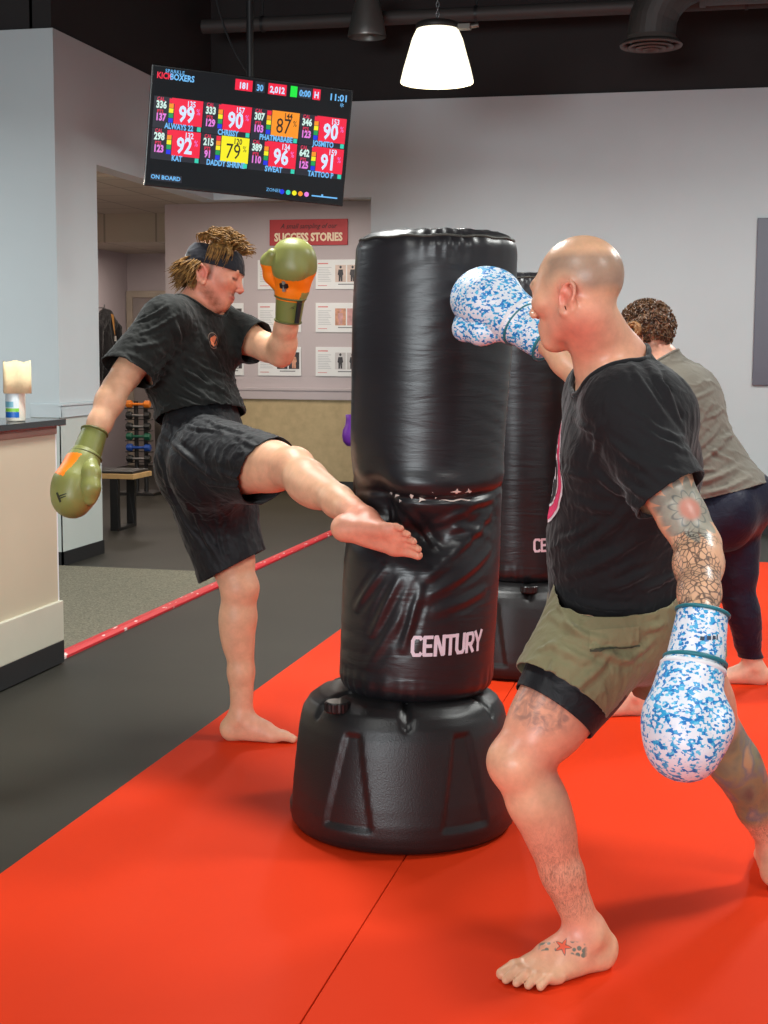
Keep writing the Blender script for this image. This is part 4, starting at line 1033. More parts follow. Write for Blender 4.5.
def skin_material(name, rough=.48, extra=None):
    m, nt, b = new_mat(name)
    at_ = nd(nt, 'ShaderNodeAttribute', attribute_name='Pigment'); tc = nd(nt, 'ShaderNodeTexCoord')
    n1 = nd(nt, 'ShaderNodeTexNoise', Scale=28.0, Detail=5.0, Roughness=.65); nt.links.new(tc.outputs['Object'], n1.inputs['Vector'])
    rp = nd(nt, 'ShaderNodeMapRange'); rp.inputs['From Min'].default_value = .3; rp.inputs['From Max'].default_value = .7; rp.inputs['To Min'].default_value = .88; rp.inputs['To Max'].default_value = 1.1
    nt.links.new(n1.outputs['Fac'], rp.inputs['Value'])
    mx = nd(nt, 'ShaderNodeMixRGB', blend_type='MULTIPLY'); mx.inputs['Fac'].default_value = 1
    nt.links.new(at_.outputs['Color'], mx.inputs['Color1']); nt.links.new(rp.outputs['Result'], mx.inputs['Color2'])
    out = mx.outputs['Color']
    if extra: out = extra(nt, out, tc)
    nt.links.new(out, b.inputs['Base Color'])
    b.inputs['Roughness'].default_value = rough; b.inputs['Specular IOR Level'].default_value = .4
    b.inputs['Subsurface Weight'].default_value = .12; b.inputs['Subsurface Radius'].default_value = (.012, .004, .002); b.inputs['Subsurface Scale'].default_value = 1.0
    n2 = nd(nt, 'ShaderNodeTexNoise', Scale=240.0, Detail=3.0); nt.links.new(tc.outputs['Object'], n2.inputs['Vector'])
    bp = nd(nt, 'ShaderNodeBump', Strength=.12, Distance=.002); nt.links.new(n2.outputs['Fac'], bp.inputs['Height']); nt.links.new(bp.outputs['Normal'], b.inputs['Normal'])
    return m
def cloth_material(name, col, rough=.85, weave=900, sheen=.25, var=.08):
    m, nt, b = new_mat(name); tc = nd(nt, 'ShaderNodeTexCoord')
    n1 = nd(nt, 'ShaderNodeTexNoise', Scale=9.0, Detail=4.0); nt.links.new(tc.outputs['Object'], n1.inputs['Vector'])
    rp = nd(nt, 'ShaderNodeMapRange'); rp.inputs['From Min'].default_value = .3; rp.inputs['From Max'].default_value = .7; rp.inputs['To Min'].default_value = 1-var; rp.inputs['To Max'].default_value = 1+var
    nt.links.new(n1.outputs['Fac'], rp.inputs['Value'])
    mx = nd(nt, 'ShaderNodeMixRGB', blend_type='MULTIPLY'); mx.inputs['Fac'].default_value = 1; mx.inputs['Color1'].default_value = col
    nt.links.new(rp.outputs['Result'], mx.inputs['Color2']); nt.links.new(mx.outputs['Color'], b.inputs['Base Color'])
    b.inputs['Roughness'].default_value = rough; b.inputs['Sheen Weight'].default_value = sheen; b.inputs['Sheen Roughness'].default_value = .4; b.inputs['Specular IOR Level'].default_value = .25
    n2 = nd(nt, 'ShaderNodeTexNoise', Scale=weave, Detail=1.0); nt.links.new(tc.outputs['Object'], n2.inputs['Vector'])
    n3 = nd(nt, 'ShaderNodeTexNoise', Scale=22.0, Detail=3.0, Distortion=1.2); nt.links.new(tc.outputs['Object'], n3.inputs['Vector'])
    b1 = nd(nt, 'ShaderNodeBump', Strength=.30, Distance=.012); nt.links.new(n3.outputs['Fac'], b1.inputs['Height'])
    b2 = nd(nt, 'ShaderNodeBump', Strength=.1, Distance=.001); nt.links.new(n2.outputs['Fac'], b2.inputs['Height']); nt.links.new(b1.outputs['Normal'], b2.inputs['Normal'])
    nt.links.new(b2.outputs['Normal'], b.inputs['Normal']); return m
def ridged(P, axis, stretch, sc, seed, sharp=2.0):
    """fold field elongated along axis; 0 in the troughs, 1 on the ridges"""
    axis = unit(axis); Q = P-np.outer(P@axis, axis)*(1-1/stretch); n = fbm(Q, sc, seed); return (1-np.clip(np.abs(n)*1.8, 0, 1))**sharp
def hitter(fld, d0):
    """finds the near side of a garment's surface along the line of sight through a photo position"""
    def hit(x, y):
        d = d0
        for _ in range(140):
            q = at(x, y, d); i = np.round((q-fld.lo)/fld.h).astype(int)
            v = fld.F[tuple(i)] if (i >= 0).all() and (i < fld.n).all() else .05
            if v < .004: return q
            d += max(min(v, .05)*.8, .002)
        return None
    return hit
def fold_set(fld, d0, rows):
    """rows of (x0, y0, x1, y1, width, height): each becomes a ridge following the garment's surface in space"""
    h = hitter(fld, d0); out = []
    for (x0, y0, x1, y1, w, ht) in rows:
        sag = .06*math.hypot(x1-x0, y1-y0); P = []
        for t in np.linspace(0, 1, 7):
            q = h(x0+(x1-x0)*t, y0+(y1-y0)*t+sag*math.sin(math.pi*t))
            if q is not None and (not P or np.linalg.norm(q-P[-1]) < .15): P.append(q)
        if len(P) > 2: out.append((P, w, ht))
    return out
def folds(V, sets):
    """explicit cloth folds: a ridge with a shallow valley on either side"""
    out = np.zeros(len(V))
    for (P, w, ht) in sets:
        best = np.full(len(V), 9.0); tt = np.zeros(len(V)); m = len(P)-1
        for k in range(m):
            t, d = seg_t(V, P[k], P[k+1]); b = d < best; best = np.where(b, d, best); tt = np.where(b, (k+np.clip(t, 0, 1))/m, tt)
        env = np.sin(np.pi*(.06+.88*tt)); out += ht*env*(np.exp(-(best/w)**2)-.45*np.exp(-((best-2.0*w)/(.9*w))**2))
    return out
def cloth(name, fld, mat, par, cuts, org, wr=None, thick=.003, smooth=2, origin=(0, 0, 0)):
    V, Q = fld.mesh(smooth)
    if wr is not None:
        N = vnormals(V, Q); V = V+N*wr(V, N)[:, None]
    o = vmesh(name, V, Q, mat, par, origin=org)
    trim_mesh(o, cuts, org); keep_biggest(o); thicken(o, thick)
    return o
def glove(par, org, wrist, a, d, tsign, mats, s=1.0, style='plain', h=.0035, names=True, sr=1.0):
    """boxing glove: a wrist->knuckles, d back of the hand; tsign +1 left hand / -1 right hand picks the thumb side. mats: shell, panel, strap, trim"""
    a = unit(a); d = unit(np.asarray(d)-a*(np.asarray(d)@a)); t = np.cross(a, d)*tsign     # left hand, fingers forward, back up: thumb points right
    P = lambda x, y, z: np.asarray(wrist)+s*(a*x+t*y+d*z); R = [a, t, d]
    def fl(pl):
        f = Field(*bounds(pl, .02), h); f.prims(pl); return f.mesh(2)
    shell = [pc('g', P(.035, 0, .0), P(.09, 0, .004), .046*s, .052*s, .02, t, 1.1), pc('g', P(.09, .0, .004), P(.15, 0, .008), .054*s, .064*s, .03, t, 1.15),
             pe('g', P(.185, 0, .012), s*np.array((.075, .079, .058)), R, .04), pe('g', P(.212, .0, -.012), s*np.array((.058, .074, .058)), R, .03),
             pe('g', P(.165, -.004, -.050), s*np.array((.050, .066, .034)), R, .022),
             pc('g', P(.125, .03, -.030), P(.125, -.035, -.026), .026*s, .026*s, .02)]
    V, Q = fl(shell); 
    lv = np.stack([(V-wrist)@a, (V-wrist)@t, (V-wrist)@d], 1)/s
    g = vmesh('boxing_glove', V, Q, [mats['shell'], mats['panel'], mats['trim']], par, origin=org)
    if style == 'panel':
        c = lv[Q].mean(1); mi = np.zeros(len(Q), int)
        mi[(c[:, 2] < .022) & (c[:, 0] < .145+.35*np.clip(c[:, 2]+.02, -.06, .06)) & (c[:, 0] > .082)] = 1
        mi[(c[:, 2] < -.030) & (c[:, 0] < .112)] = 1
    if style == 'side':
        c = lv[Q].mean(1); mi = np.zeros(len(Q), int)
        mi[(c[:, 1] < .060) & (c[:, 0] < .148+.3*c[:, 1]) & (c[:, 0] > .070) & (c[:, 2] > .004)] = 1
    if style in ('panel', 'side'):
        g.data.polygons.foreach_set('material_index', mi)
    th = [pc('g', P(.085, .040, -.012), P(.125, .072, -.020), .027*s, .030*s, .02), pc('g', P(.125, .072, -.020), P(.175, .082, -.034), .030*s, .029*s, .02), pc('g', P(.175, .082, -.034), P(.205, .066, -.046), .029*s, .023*s, .02)]
    V, Q = fl(th); tb = vmesh('thumb', V, Q, [mats['shell'], mats['panel']], g, origin=org)
    if style == 'panel':
        c = np.stack([(V-wrist)@a, (V-wrist)@t, (V-wrist)@d], 1)[Q].mean(1)/s; mi = np.zeros(len(Q), int)
        mi[(c[:, 2] < -.034) & (c[:, 0] < .165)] = 1; tb.data.polygons.foreach_set('material_index', mi)
    st = [pc('g', P(-.040, 0, 0), P(.055, 0, .0), .043*s*sr, .0495*s*sr, .006, t, 1.12)]
    f = Field(*bounds(st, .02), h); f.prims(st)
    f.plane_cut(P(.052, 0, 0), a, P(.052, 0, 0)-.12, P(.052, 0, 0)+.12); f.plane_cut(P(-.038, 0, 0), -a, P(-.038, 0, 0)-.12, P(-.038, 0, 0)+.12)
    V, Q = f.mesh(1); sp = vmesh('wrist_strap', V, Q, mats['strap'], g, origin=org)
    for x, r, rr in ((-.038, .0435, .0036), (.053, .0505, .0042)):
        rim = MB()
        pts = [P(x, (r*sr+.001)*1.12*math.cos(2*math.pi*k/36), (r*sr+.001)*math.sin(2*math.pi*k/36))-org for k in range(37)]
        rim.tube(pts, rr*s, 8, caps=False).build('rim_piping', mats['trim'], g)
    return g, P

from mathutils.bvhtree import BVHTree
def decal(name, target, c, n, r, polys, mat, org, off=.002, sub=.006):
    """thin print pressed onto a garment: polygons in the plane (r right, up) around c, pushed along -n onto the cloth"""
    me = target.data; bvh = BVHTree.FromPolygons([v.co for v in me.vertices], [tuple(p.vertices) for p in me.polygons])
    n = unit(n); r = unit(np.asarray(r)-n*(np.asarray(r)@n)); u = np.cross(n, r)
    bm = bmesh.new()
    for poly in polys:
        vs = [bm.verts.new((x, y, 0)) for x, y in poly]; bm.faces.new(vs)
    bmesh.ops.triangulate(bm, faces=bm.faces)
    for _ in range(6):
        ed = [e for e in bm.edges if e.calc_length() > sub]
        if not ed: break
        bmesh.ops.subdivide_edges(bm, edges=ed, cuts=1); bmesh.ops.triangulate(bm, faces=[f for f in bm.faces if len(f.verts) > 3])
    c = np.asarray(c)-np.asarray(org); bad = []
    for v in bm.verts:
        p = c+r*v.co.x+u*v.co.y+n*.25; h = bvh.ray_cast(Vector(p.tolist()), Vector((-n).tolist()))
        if h[0] is None: bad.append(v); continue
        q = np.array(h[0])+np.array(h[1])*off; v.co = Vector(q.tolist())
    bmesh.ops.delete(bm, geom=bad, context='VERTS')
    m2 = bpy.data.meshes.new(name); bm.to_mesh(m2); bm.free()
    return link(name, m2, mat, target, True)
def locks(specs, seed=1, n=7):
    """hair locks: each spec (root, mid, tip, radius) becomes a tapered curved strand bundle"""
    mb = MB()
    for (a, b, c, r) in specs:
        a, b, c = map(np.asarray, (a, b, c)); pts = []; rs = []
        for t in np.linspace(0, 1, 8):
            pts.append(a*(1-t)**2+2*b*t*(1-t)+c*t*t); rs.append(max(r*(.55+1.3*t*(1-t))*(1 if t < .75 else (1-t)/.25*.9+.1), .0007))
        mb.tube(pts, rs, n, squash=.7)
    return mb
def circ(r, n=40, cx=0, cy=0): return [(cx+r*math.cos(2*math.pi*i/n), cy+r*math.sin(2*math.pi*i/n)) for i in range(n)]
def jacket():
    jx, jy = -7.10, 16.1
    r = empty('jacket', (jx, jy, 0), 'dark jacket with tan lining hanging on the corridor wall', 'jacket')
    hk = MB().tube([(-.11, 0, 1.93), (-.03, 0, 1.93), (-.02, 0, 1.97)], .008).build('coat_hook', M['steel'], r)
    org = np.array((jx, jy, 0)); P = lambda x, y, z: org+np.array((x, y, z)); Y = (0, 1.0, 0)
    f = Field(P(-.16, -.42, .9), P(.22, .42, 2.0), .011)
    f.cone(P(0, 0, 1.80), P(.0, 0, 1.15), .062, .078, .04, Y, 2.6); f.cone(P(0, -.05, 1.84), P(0, -.25, 1.70), .055, .06, .04); f.cone(P(0, .05, 1.84), P(0, .25, 1.70), .055, .06, .04)
    f.cone(P(.01, -.26, 1.70), P(.02, -.30, 1.12), .062, .05, .03); f.cone(P(.01, .26, 1.70), P(.02, .30, 1.12), .062, .05, .03); f.cone(P(0, -.05, 1.86), P(0, .05, 1.86), .055, .055, .03)
    V, Q = f.mesh(2); N = vnormals(V, Q); V = V+N*(.010*ridged(V, (0, .2, 1.0), 3, 40, 1.0))[:, None]
    vmesh('shell', V, Q, cloth_material('black_jacket_nylon', srgb(26, 25, 27), .6), r, origin=org)
    MB().add([(.072, -.03, 1.86), (.070, .06, 1.85), (.088, .05, 1.60), (.092, .02, 1.62)], [(0, 1, 2, 3)]).build('lining', plain('tan_lining', srgb(176, 124, 60), .8), r)
    MB().box((.088, .03, 1.54), (.094, .07, 1.60)).build('hang_tag', plain('white_tag', srgb(210, 205, 198), .6), r)
jacket()
# ================================================================== PERSON : kicking man in black
def kicker():
    fs = 1.04; J = {}
    hw = at(207, 448, 5.20)
    J['pel'] = hw; J['pelf'] = CR*.95-CF*.25; J['neck'] = at(199, 303, 5.24); J['chest'] = at(190, 352, 5.25)
    J['chl'] = CR*.17+CF*.36
    J['hipR'] = at(214, 459, 5.01); J['hipL'] = at(207, 468, 5.28)
    J['shR'] = at(166, 321, 5.08); J['shL'] = at(212, 322, 5.41)
    J['elR'] = at(116, 388, 4.97); J['wrR'] = at(91, 442, 4.87)
    J['elL'] = at(281, 354, 5.24); J['wrL'] = at(289, 311, 5.10)
    J['knR'] = at(293, 469, 4.60); J['anR'] = at(365, 521, 4.125)
    an = at(242, 716, 5.29); an[2] = MT+.083*fs; J['anL'] = an; J['knL'] = at(239, 588, 5.22)
    J['kfL'] = CR; J['kfR'] = unit(J['knR']-J['hipR'])-unit(J['anR']-J['knR'])
    J['footfL'] = CR*1.0-CF*.06+np.array([0, 0, 0]); J['footfL'][2] = 0; J['footuL'] = np.array([0, 0, 1.0])
    J['footfR'] = at(439, 545, 4.025)-at(352, 530, 4.125); J['footuR'] = CF*.85+CU*.55
    J['footscale'] = fs; J['bulk'] = .98; J['arm'] = 1.08; J['leg'] = 1.17; J['chin'] = .006; J['bicR'] = CR; J['bicL'] = CU
    tl = math.radians(17); J['hf'] = CR*math.cos(tl)-CU*math.sin(tl)-CF*.16; J['hu'] = CU*math.cos(tl)+CR*math.sin(tl)
    J['head'] = at(214.5, 275, 5.22); J['hs'] = 1.0; J['neckr'] = .056
    J['handR'] = at(68, 512, 4.80)-at(97, 430, 4.90); J['handL'] = at(297, 236, 5.02)-at(289, 318, 5.12)
    pl = body_prims(J)
    org = np.array([an[0], an[1], MT])
    r = empty('person', org, 'man in black shirt, shorts and headband standing on one leg and kicking the big bag', 'person')
    # ---- body
    f = Field(*bounds(pl, .03), .0045); f.prims(pl); V, Q = f.mesh(2)
    col = np.tile(lin(220, 168, 134), (len(V), 1))
    hf, hu, hl = ortho(J['hf'], J['hu']); HP = lambda a, b, d=0: J['head']+J['hs']*(hf*a+hu*b+hl*d)
    col = mix_col(col, .55*spot(V, HP(.03, -.02), .16, .6), lin(222, 118, 104)); col = mix_col(col, .5*spot(V, HP(-.01, -.01, -.08), .035, .6), lin(216, 84, 76))
    col = mix_col(col, .5*spot(V, HP(.12, -.03), .03, .8), lin(214, 96, 88)); col = mix_col(col, .4*spot(V, J['neck'], .13, .5), lin(222, 128, 110))
    for a, b, d in ((.03, -.085, .045), (.03, -.085, -.045), (.065, -.105, 0), (.055, -.100, .03), (.055, -.1, -.03), (.0, -.06, .058), (.0, -.06, -.058), (.086, -.054, .014), (.086, -.054, -.014), (.086, -.086, 0), (.06, -.112, 0), (.04, -.10, .03), (.04, -.1, -.03), (.016, -.075, .055), (.016, -.075, -.055)):
        w = .80*spot(V, HP(a, b, d), .030, .9)*(0.65+.35*fbm(V, 420, 2.0)); col = mix_col(col, np.clip(w, 0, 1), lin(122, 68, 42))
    for g in (1, -1):
        t, d = seg_t(V, HP(.004, .03, .072*g), HP(.006, -.022, .070*g)); col = mix_col(col, .8*np.clip(1.3-d/.012, 0, 1), lin(96, 62, 36))
        t, d = seg_t(V, HP(.092, .028, .018*g), HP(.070, .031, .056*g)); col = mix_col(col, .85*np.clip(1.2-d/.010, 0, 1)*(t > -.1)*(t < 1.1), lin(140, 92, 56))
        t, d = seg_t(V, HP(.092, .003, .020*g), HP(.084, .0, .046*g)); col = mix_col(col, .95*np.clip(1.3-d/.006, 0, 1), lin(70, 38, 32))
    t, d = seg_t(V, HP(.092, -.066, .020), HP(.092, -.066, -.020)); col = mix_col(col, .8*np.clip(1.2-d/.011, 0, 1), lin(190, 92, 88))
    t, d = seg_t(V, HP(.094, -.0668, .024), HP(.094, -.0668, -.024)); col = mix_col(col, .8*np.clip(1-d/.004, 0, 1), lin(96, 40, 40))
    ff = unit(J['footfR']); col = mix_col(col, .55*np.clip(1-np.linalg.norm(V-(J['anR']+ff*.08), axis=1)/.2, 0, 1)**.5*(np.linalg.norm(V-(J['anR']+ff*.08), axis=1) < .2), lin(226, 112, 100))
    for kk in ('knL', 'knR'): col = mix_col(col, .3*spot(V, J[kk], .10, .8), lin(222, 132, 112))
    fl = J['anL']+J['footfL']*.10; col = mix_col(col, .35*spot(V, fl, .16, .6), lin(230, 150, 130))
    vmesh('body', V, Q, skin_material('fair_skin'), r, col, origin=org)
    # ---- t-shirt
    up, pf, pll, cu, cf, cl = J['up'], J['pf'], J['pl'], J['cu'], J['cf'], J['cl']
    hem = at(195, 416, 5.2)
    sp = [dict(q) for q in pl if q['tag'] == 'torso']; seR, seL = mixp(J['shR'], J['elR'], .77), mixp(J['shL'], J['elL'], .62)
    sp += [pc('d', J['chest']-cu*.02-cf*.02, J['pel']+up*.05-pf*.0, .128, .128, .05, pll, 1.22), pc('d', J['pel']+up*.10, J['pel']-up*.02, .135, .142, .04, pll, 1.2),
           pc('s', J['shR']+cu*.0, mixp(J['shR'], J['elR'], .9), .069, .086, .05), pc('s', J['shL'], mixp(J['shL'], J['elL'], .85), .068, .072, .05)]
    f = Field(*bounds(sp, .05), .006); f.prims(sp, .013)
    Pc = J['chest']; belly = J['pel']+up*.16
    seg = fold_set(f, 4.6, ((152, 366, 226, 408, .007, .009), (154, 384, 222, 412, .007, .008), (160, 352, 228, 392, .008, .010), (174, 348, 231, 378, .007, .008), (155, 402, 210, 416, .006, .008), (150, 376, 175, 352, .008, .008),
                                   (132, 322, 172, 302, .006, .008), (136, 334, 178, 314, .006, .007), (128, 346, 168, 340, .008, .006), (172, 316, 188, 352, .009, .010), (200, 326, 224, 372, .008, .007), (180, 376, 238, 414, .007, .010), (190, 360, 234, 398, .006, .008), (236, 344, 252, 354, .006, .005),
                                   (165, 395, 200, 410, .006, .007), (205, 340, 228, 352, .006, .006), (120, 352, 140, 372, .007, .005), (178, 330, 184, 372, .008, .007)))
    def wr(V, N):
        tors = np.clip(1-((V-belly)@up)/.30, 0, 1)
        return folds(V, seg)+.006*ridged(V, pf*.8-up*.5+pll*.3, 3.5, 62, 1.0)*(.2+.8*tors)+.003*ridged(V, cf-cu, 3, 70, 2.0)-.003
    M_sh = cloth_material('black_tee_cotton', srgb(23, 24, 22), .8, sheen=.12)
    shirt = cloth('t_shirt', f, M_sh, r, [(hem, -up*.98-pf*.03, hem, .40), (seR, J['elR']-J['shR']+CR*.05, mixp(J['shR'], J['elR'], 1.05), .145), (seL, J['elL']-J['shL'], mixp(J['shL'], J['elL'], 1.02), .15),
                  (J['neck']-cu*.022+cf*.01, cu*1.0+cf*.35, J['neck']+cu*.05, .125)], org, wr)
    edge_rib(shirt, J['neck'], org, .0055, M_sh, 'collar_rib', shirt)
    badge = at(219, 341, 5.1)
    bc = decal('chest_print', shirt, badge, unit(cf*.8-CF*.6), CR, [circ(.028)], plain('print_white', srgb(150, 130, 116), .7), org)
    decal('chest_print', shirt, badge, unit(cf*.8-CF*.6), CR, [circ(.0255)], plain('print_dark', srgb(50, 34, 30), .7), org, .003)
    decal('chest_print', shirt, badge, unit(cf*.8-CF*.6), CR, [[(-.018, -.012), (-.006, -.020), (.019, .010), (.010, .018), (-.014, .008)], [(.002, -.021), (.014, -.016), (.020, .0)]], plain('print_orange', srgb(226, 126, 82), .7), org, .004)
    # ---- shorts
    hemR, hemL = at(268, 468, 4.74), at(235, 565, 5.235)
    tR, tL = unit(J['knR']-J['hipR']), unit(J['knL']-J['hipL'])
    sp = [dict(q) for q in pl if q['tag'] == 'torso' and (q.get('b', q.get('c'))-J['pel'])@up < .12]
    sp += [pe('d', J['pel']-pf*.075-up*.03, np.array((.115, .12, .13)), [pf, up, pll], .06), pc('d', J['pel']+up*.10, J['pel'], .126, .13, .05, pll, 1.2),
           pc('d', J['hipR']+up*.0, hemR+tR*.06-CU*.01, .138, .106, .06), pc('d', J['hipL']-up*.02-pf*.012, hemL+tL*.06-pf*.012, .152, .122, .07),
           pc('d', J['hipR']-up*.05-pf*.03, mixp(J['hipL'], hemL, .45), .12, .10, .07)]
    f = Field(*bounds(sp, .06), .006); f.prims(sp, .006); 
    seg = fold_set(f, 4.5, ((212, 470, 264, 480, .009, .009), (202, 482, 246, 487, .007, .008), (170, 440, 218, 480, .010, .009), (160, 475, 200, 545, .010, .010), (185, 500, 222, 560, .010, .010), (215, 500, 226, 556, .008, .009), (235, 500, 246, 548, .008, .008), (236, 436, 274, 450, .008, .006),
        (172, 420, 228, 430, .007, .008), (160, 430, 198, 462, .009, .008), (200, 415, 250, 432, .007, .006), (172, 490, 205, 520, .010, .009), (156, 450, 172, 500, .010, .007), (150, 420, 160, 452, .006, .010)))
    wr2 = lambda V, N: folds(V, seg)+.005*ridged(V, -up+CR*.3, 3.0, 50, 3.0)-.002
    M_st = cloth_material('black_shorts_polyester', srgb(24, 24, 27), .62, sheen=.08)
    nR = CR*.62-CU*.50-CF*.60; nL = CR*.46-CU*.88
    sh = cloth('shorts', f, M_st, r, [(hemR, nR, hemR+tR*.08, .185), (hemL, nL, hemL+tL*.11, .21), (J['pel']+up*.155, up, J['pel']+up*.22, .30)], org, wr2)
    # ---- gloves
    mt = dict(shell=plain('olive_glove_leather', srgb(136, 138, 76), .38, noise_amt=.08, bump=.15, bscale=300), panel=plain('orange_glove_panel', srgb(255, 132, 18), .45),
              strap=plain('olive_strap_leather', srgb(120, 124, 64), .42, bump=.12, bscale=300), trim=plain('olive_piping', srgb(98, 100, 52), .5))
    blk = plain('black_hook_tape', srgb(22, 22, 24), .7); grey = plain('grey_tag', srgb(130, 134, 128), .4)
    a = at(68, 512, 4.80)-at(97, 430, 4.90); g, P = glove(r, org, J['wrR'], a, -CF*.45-CR*.85, -1, mt, 1.0, 'side')
    a = at(297, 236, 5.02)-at(289, 318, 5.12); g2, P2 = glove(r, org, J['wrL'], a, CF*.90+CR*.28, 1, mt, .95, 'panel')
    for (gg, PP) in ((g2, P2),):
        mb = MB(); q = [PP(x, y, z)-org for x, y, z in ((-.03, -.040, -.040), (.05, -.045, -.046), (.05, -.062, -.026), (-.03, -.056, -.022))]
        mb.tube([mixp(q[0], q[3], .5), mixp(q[1], q[2], .5)], [.014, .016], 8, squash=.6).build('hook_tape', blk, gg)
        MB().tube([PP(.085, .002, -.058)-org, PP(.122, .004, -.066)-org], [.012, .012], 8, squash=.6).build('lace_tag', grey, gg)
        MB().tube([PP(.097, .002, -.062)-org, PP(.112, .003, -.067)-org], [.0155, .0155], 8, squash=.6).build('tag_patch', blk, gg)
    ink_ = plain('dark_glove_mark', srgb(44, 46, 30), .5)
    k_ = [c for c in g2.children if c.name.startswith('wrist_strap')][0]
    decal('glove_mark', k_, at(291, 306, 5.0), -CF, CR, [[(-.012, -.004), (.0, .001), (.014, .006), (.002, .004)], [(-.004, -.004), (.008, -.001), (.006, .001)]], ink_, org, .0012, .004)
    decal('glove_mark', g, at(58, 497, 4.7), -CF, CR, [[(-.016, .014), (-.008, .016), (.004, -.014), (-.003, -.018)], [(-.004, .0), (.022, .010), (.022, .013), (-.003, .006)], [(-.001, -.006), (.020, .002), (.020, .005), (.0, -.001)]], ink_, org, .0012, .005)
    # ---- headband
    hp = [q for q in pl if q['tag'] == 'head']
    hb = [pe('h', HP(-.014, .036), J['hs']*np.array((.099, .090, .077)), [hf, hu, hl], .02), pe('h', HP(.034, -.008), J['hs']*np.array((.060, .075, .063)), [hf, hu, hl], .03)]
    f = Field(*bounds(hb, .05), .004); f.prims(hb, .0095)
    mb_ = cloth_material('black_headband_knit', srgb(30, 30, 38), .75)
    lo_, hi_ = HP(.0, .022), HP(0, .094); bn = unit(hu*1.0-hf*.06)
    cloth('headband', f, mb_, r, [(lo_, -bn, lo_-bn*.1, .30), (hi_, bn, hi_+bn*.1, .30)], org, lambda V, N: .0022*ridged(V, hf, 4, 60, 5.0), .003)
    # ---- hair
    rd = random.Random(11); S = []
    def onskull(th, el, rad=1.0):
        d = hf*math.cos(el)*math.cos(th)+hl*math.cos(el)*math.sin(th)+hu*math.sin(el)
        k = 1/math.sqrt((math.cos(el)*math.cos(th)/.104)**2+(math.cos(el)*math.sin(th)/.082)**2+(math.sin(el)/.096)**2)
        return HP(-.014, .036)+d*k*rad*J['hs'], d
    for i in range(430):                                   # crown, swept forward and over the band
        th = rd.uniform(0, 6.283); el = rd.uniform(.62, 1.5); p, d = onskull(th, el, 1.03)
        fw_ = unit(hf*rd.uniform(.5, 1.0)+hl*rd.uniform(-.45, .45)); L = rd.uniform(.035, .075)*(1 if math.cos(th) < .2 else .6)
        S.append((p-d*.004, p+d*rd.uniform(.035, .062)+fw_*L*.3, p+fw_*L+d*rd.uniform(.008, .040), rd.uniform(.0022, .0045)))
    for i in range(120):                                    # fringe falling over the band
        th = -rd.uniform(.75, 1.75); p, d = onskull(th, rd.uniform(.60, .80), 1.08); L = rd.uniform(.045, .085)
        S.append((p, p+d*.022+hf*.012, p+d*.014-hu*L+hf*.01+hl*rd.uniform(-.012, .012)-hf*rd.uniform(-.004, .018), rd.uniform(.002, .0036)))
    for i in range(420):                                   # mullet below the band at the back and sides
        th = math.pi+rd.uniform(-1.35, 1.35); el = rd.uniform(-.75, .05); p, d = onskull(th, el); L = rd.uniform(.035, .075)
        dr = unit(-hu*rd.uniform(.4, 1.0)-hf*rd.uniform(.1, .7)*(1 if abs(th-math.pi) < .9 else .2)+hl*rd.uniform(-.2, .2))
        S.append((p-d*.004, p+d*.012+dr*L*.5, p+dr*L+d*rd.uniform(-.004, .020), rd.uniform(.0022, .004)))
    hm, nt, b = new_mat('dark_blond_hair'); tc = nd(nt, 'ShaderNodeTexCoord'); n1 = nd(nt, 'ShaderNodeTexNoise', Scale=65.0, Detail=3.0); nt.links.new(tc.outputs['Object'], n1.inputs['Vector'])
    cr = nd(nt, 'ShaderNodeValToRGB'); cr.color_ramp.elements[0].position = .3; cr.color_ramp.elements[0].color = srgb(66, 44, 22); cr.color_ramp.elements[1].position = .72; cr.color_ramp.elements[1].color = srgb(164, 120, 62)
    nt.links.new(n1.outputs['Fac'], cr.inputs['Fac']); nt.links.new(cr.outputs['Color'], b.inputs['Base Color']); b.inputs['Roughness'].default_value = .62; b.inputs['Specular IOR Level'].default_value = .3
    S = [(x[0]-org, x[1]-org, x[2]-org, x[3]) for x in S]
    ho = locks(S).build('hair', hm, r); ho['kind'] = 'stuff'
    return r
kicker()
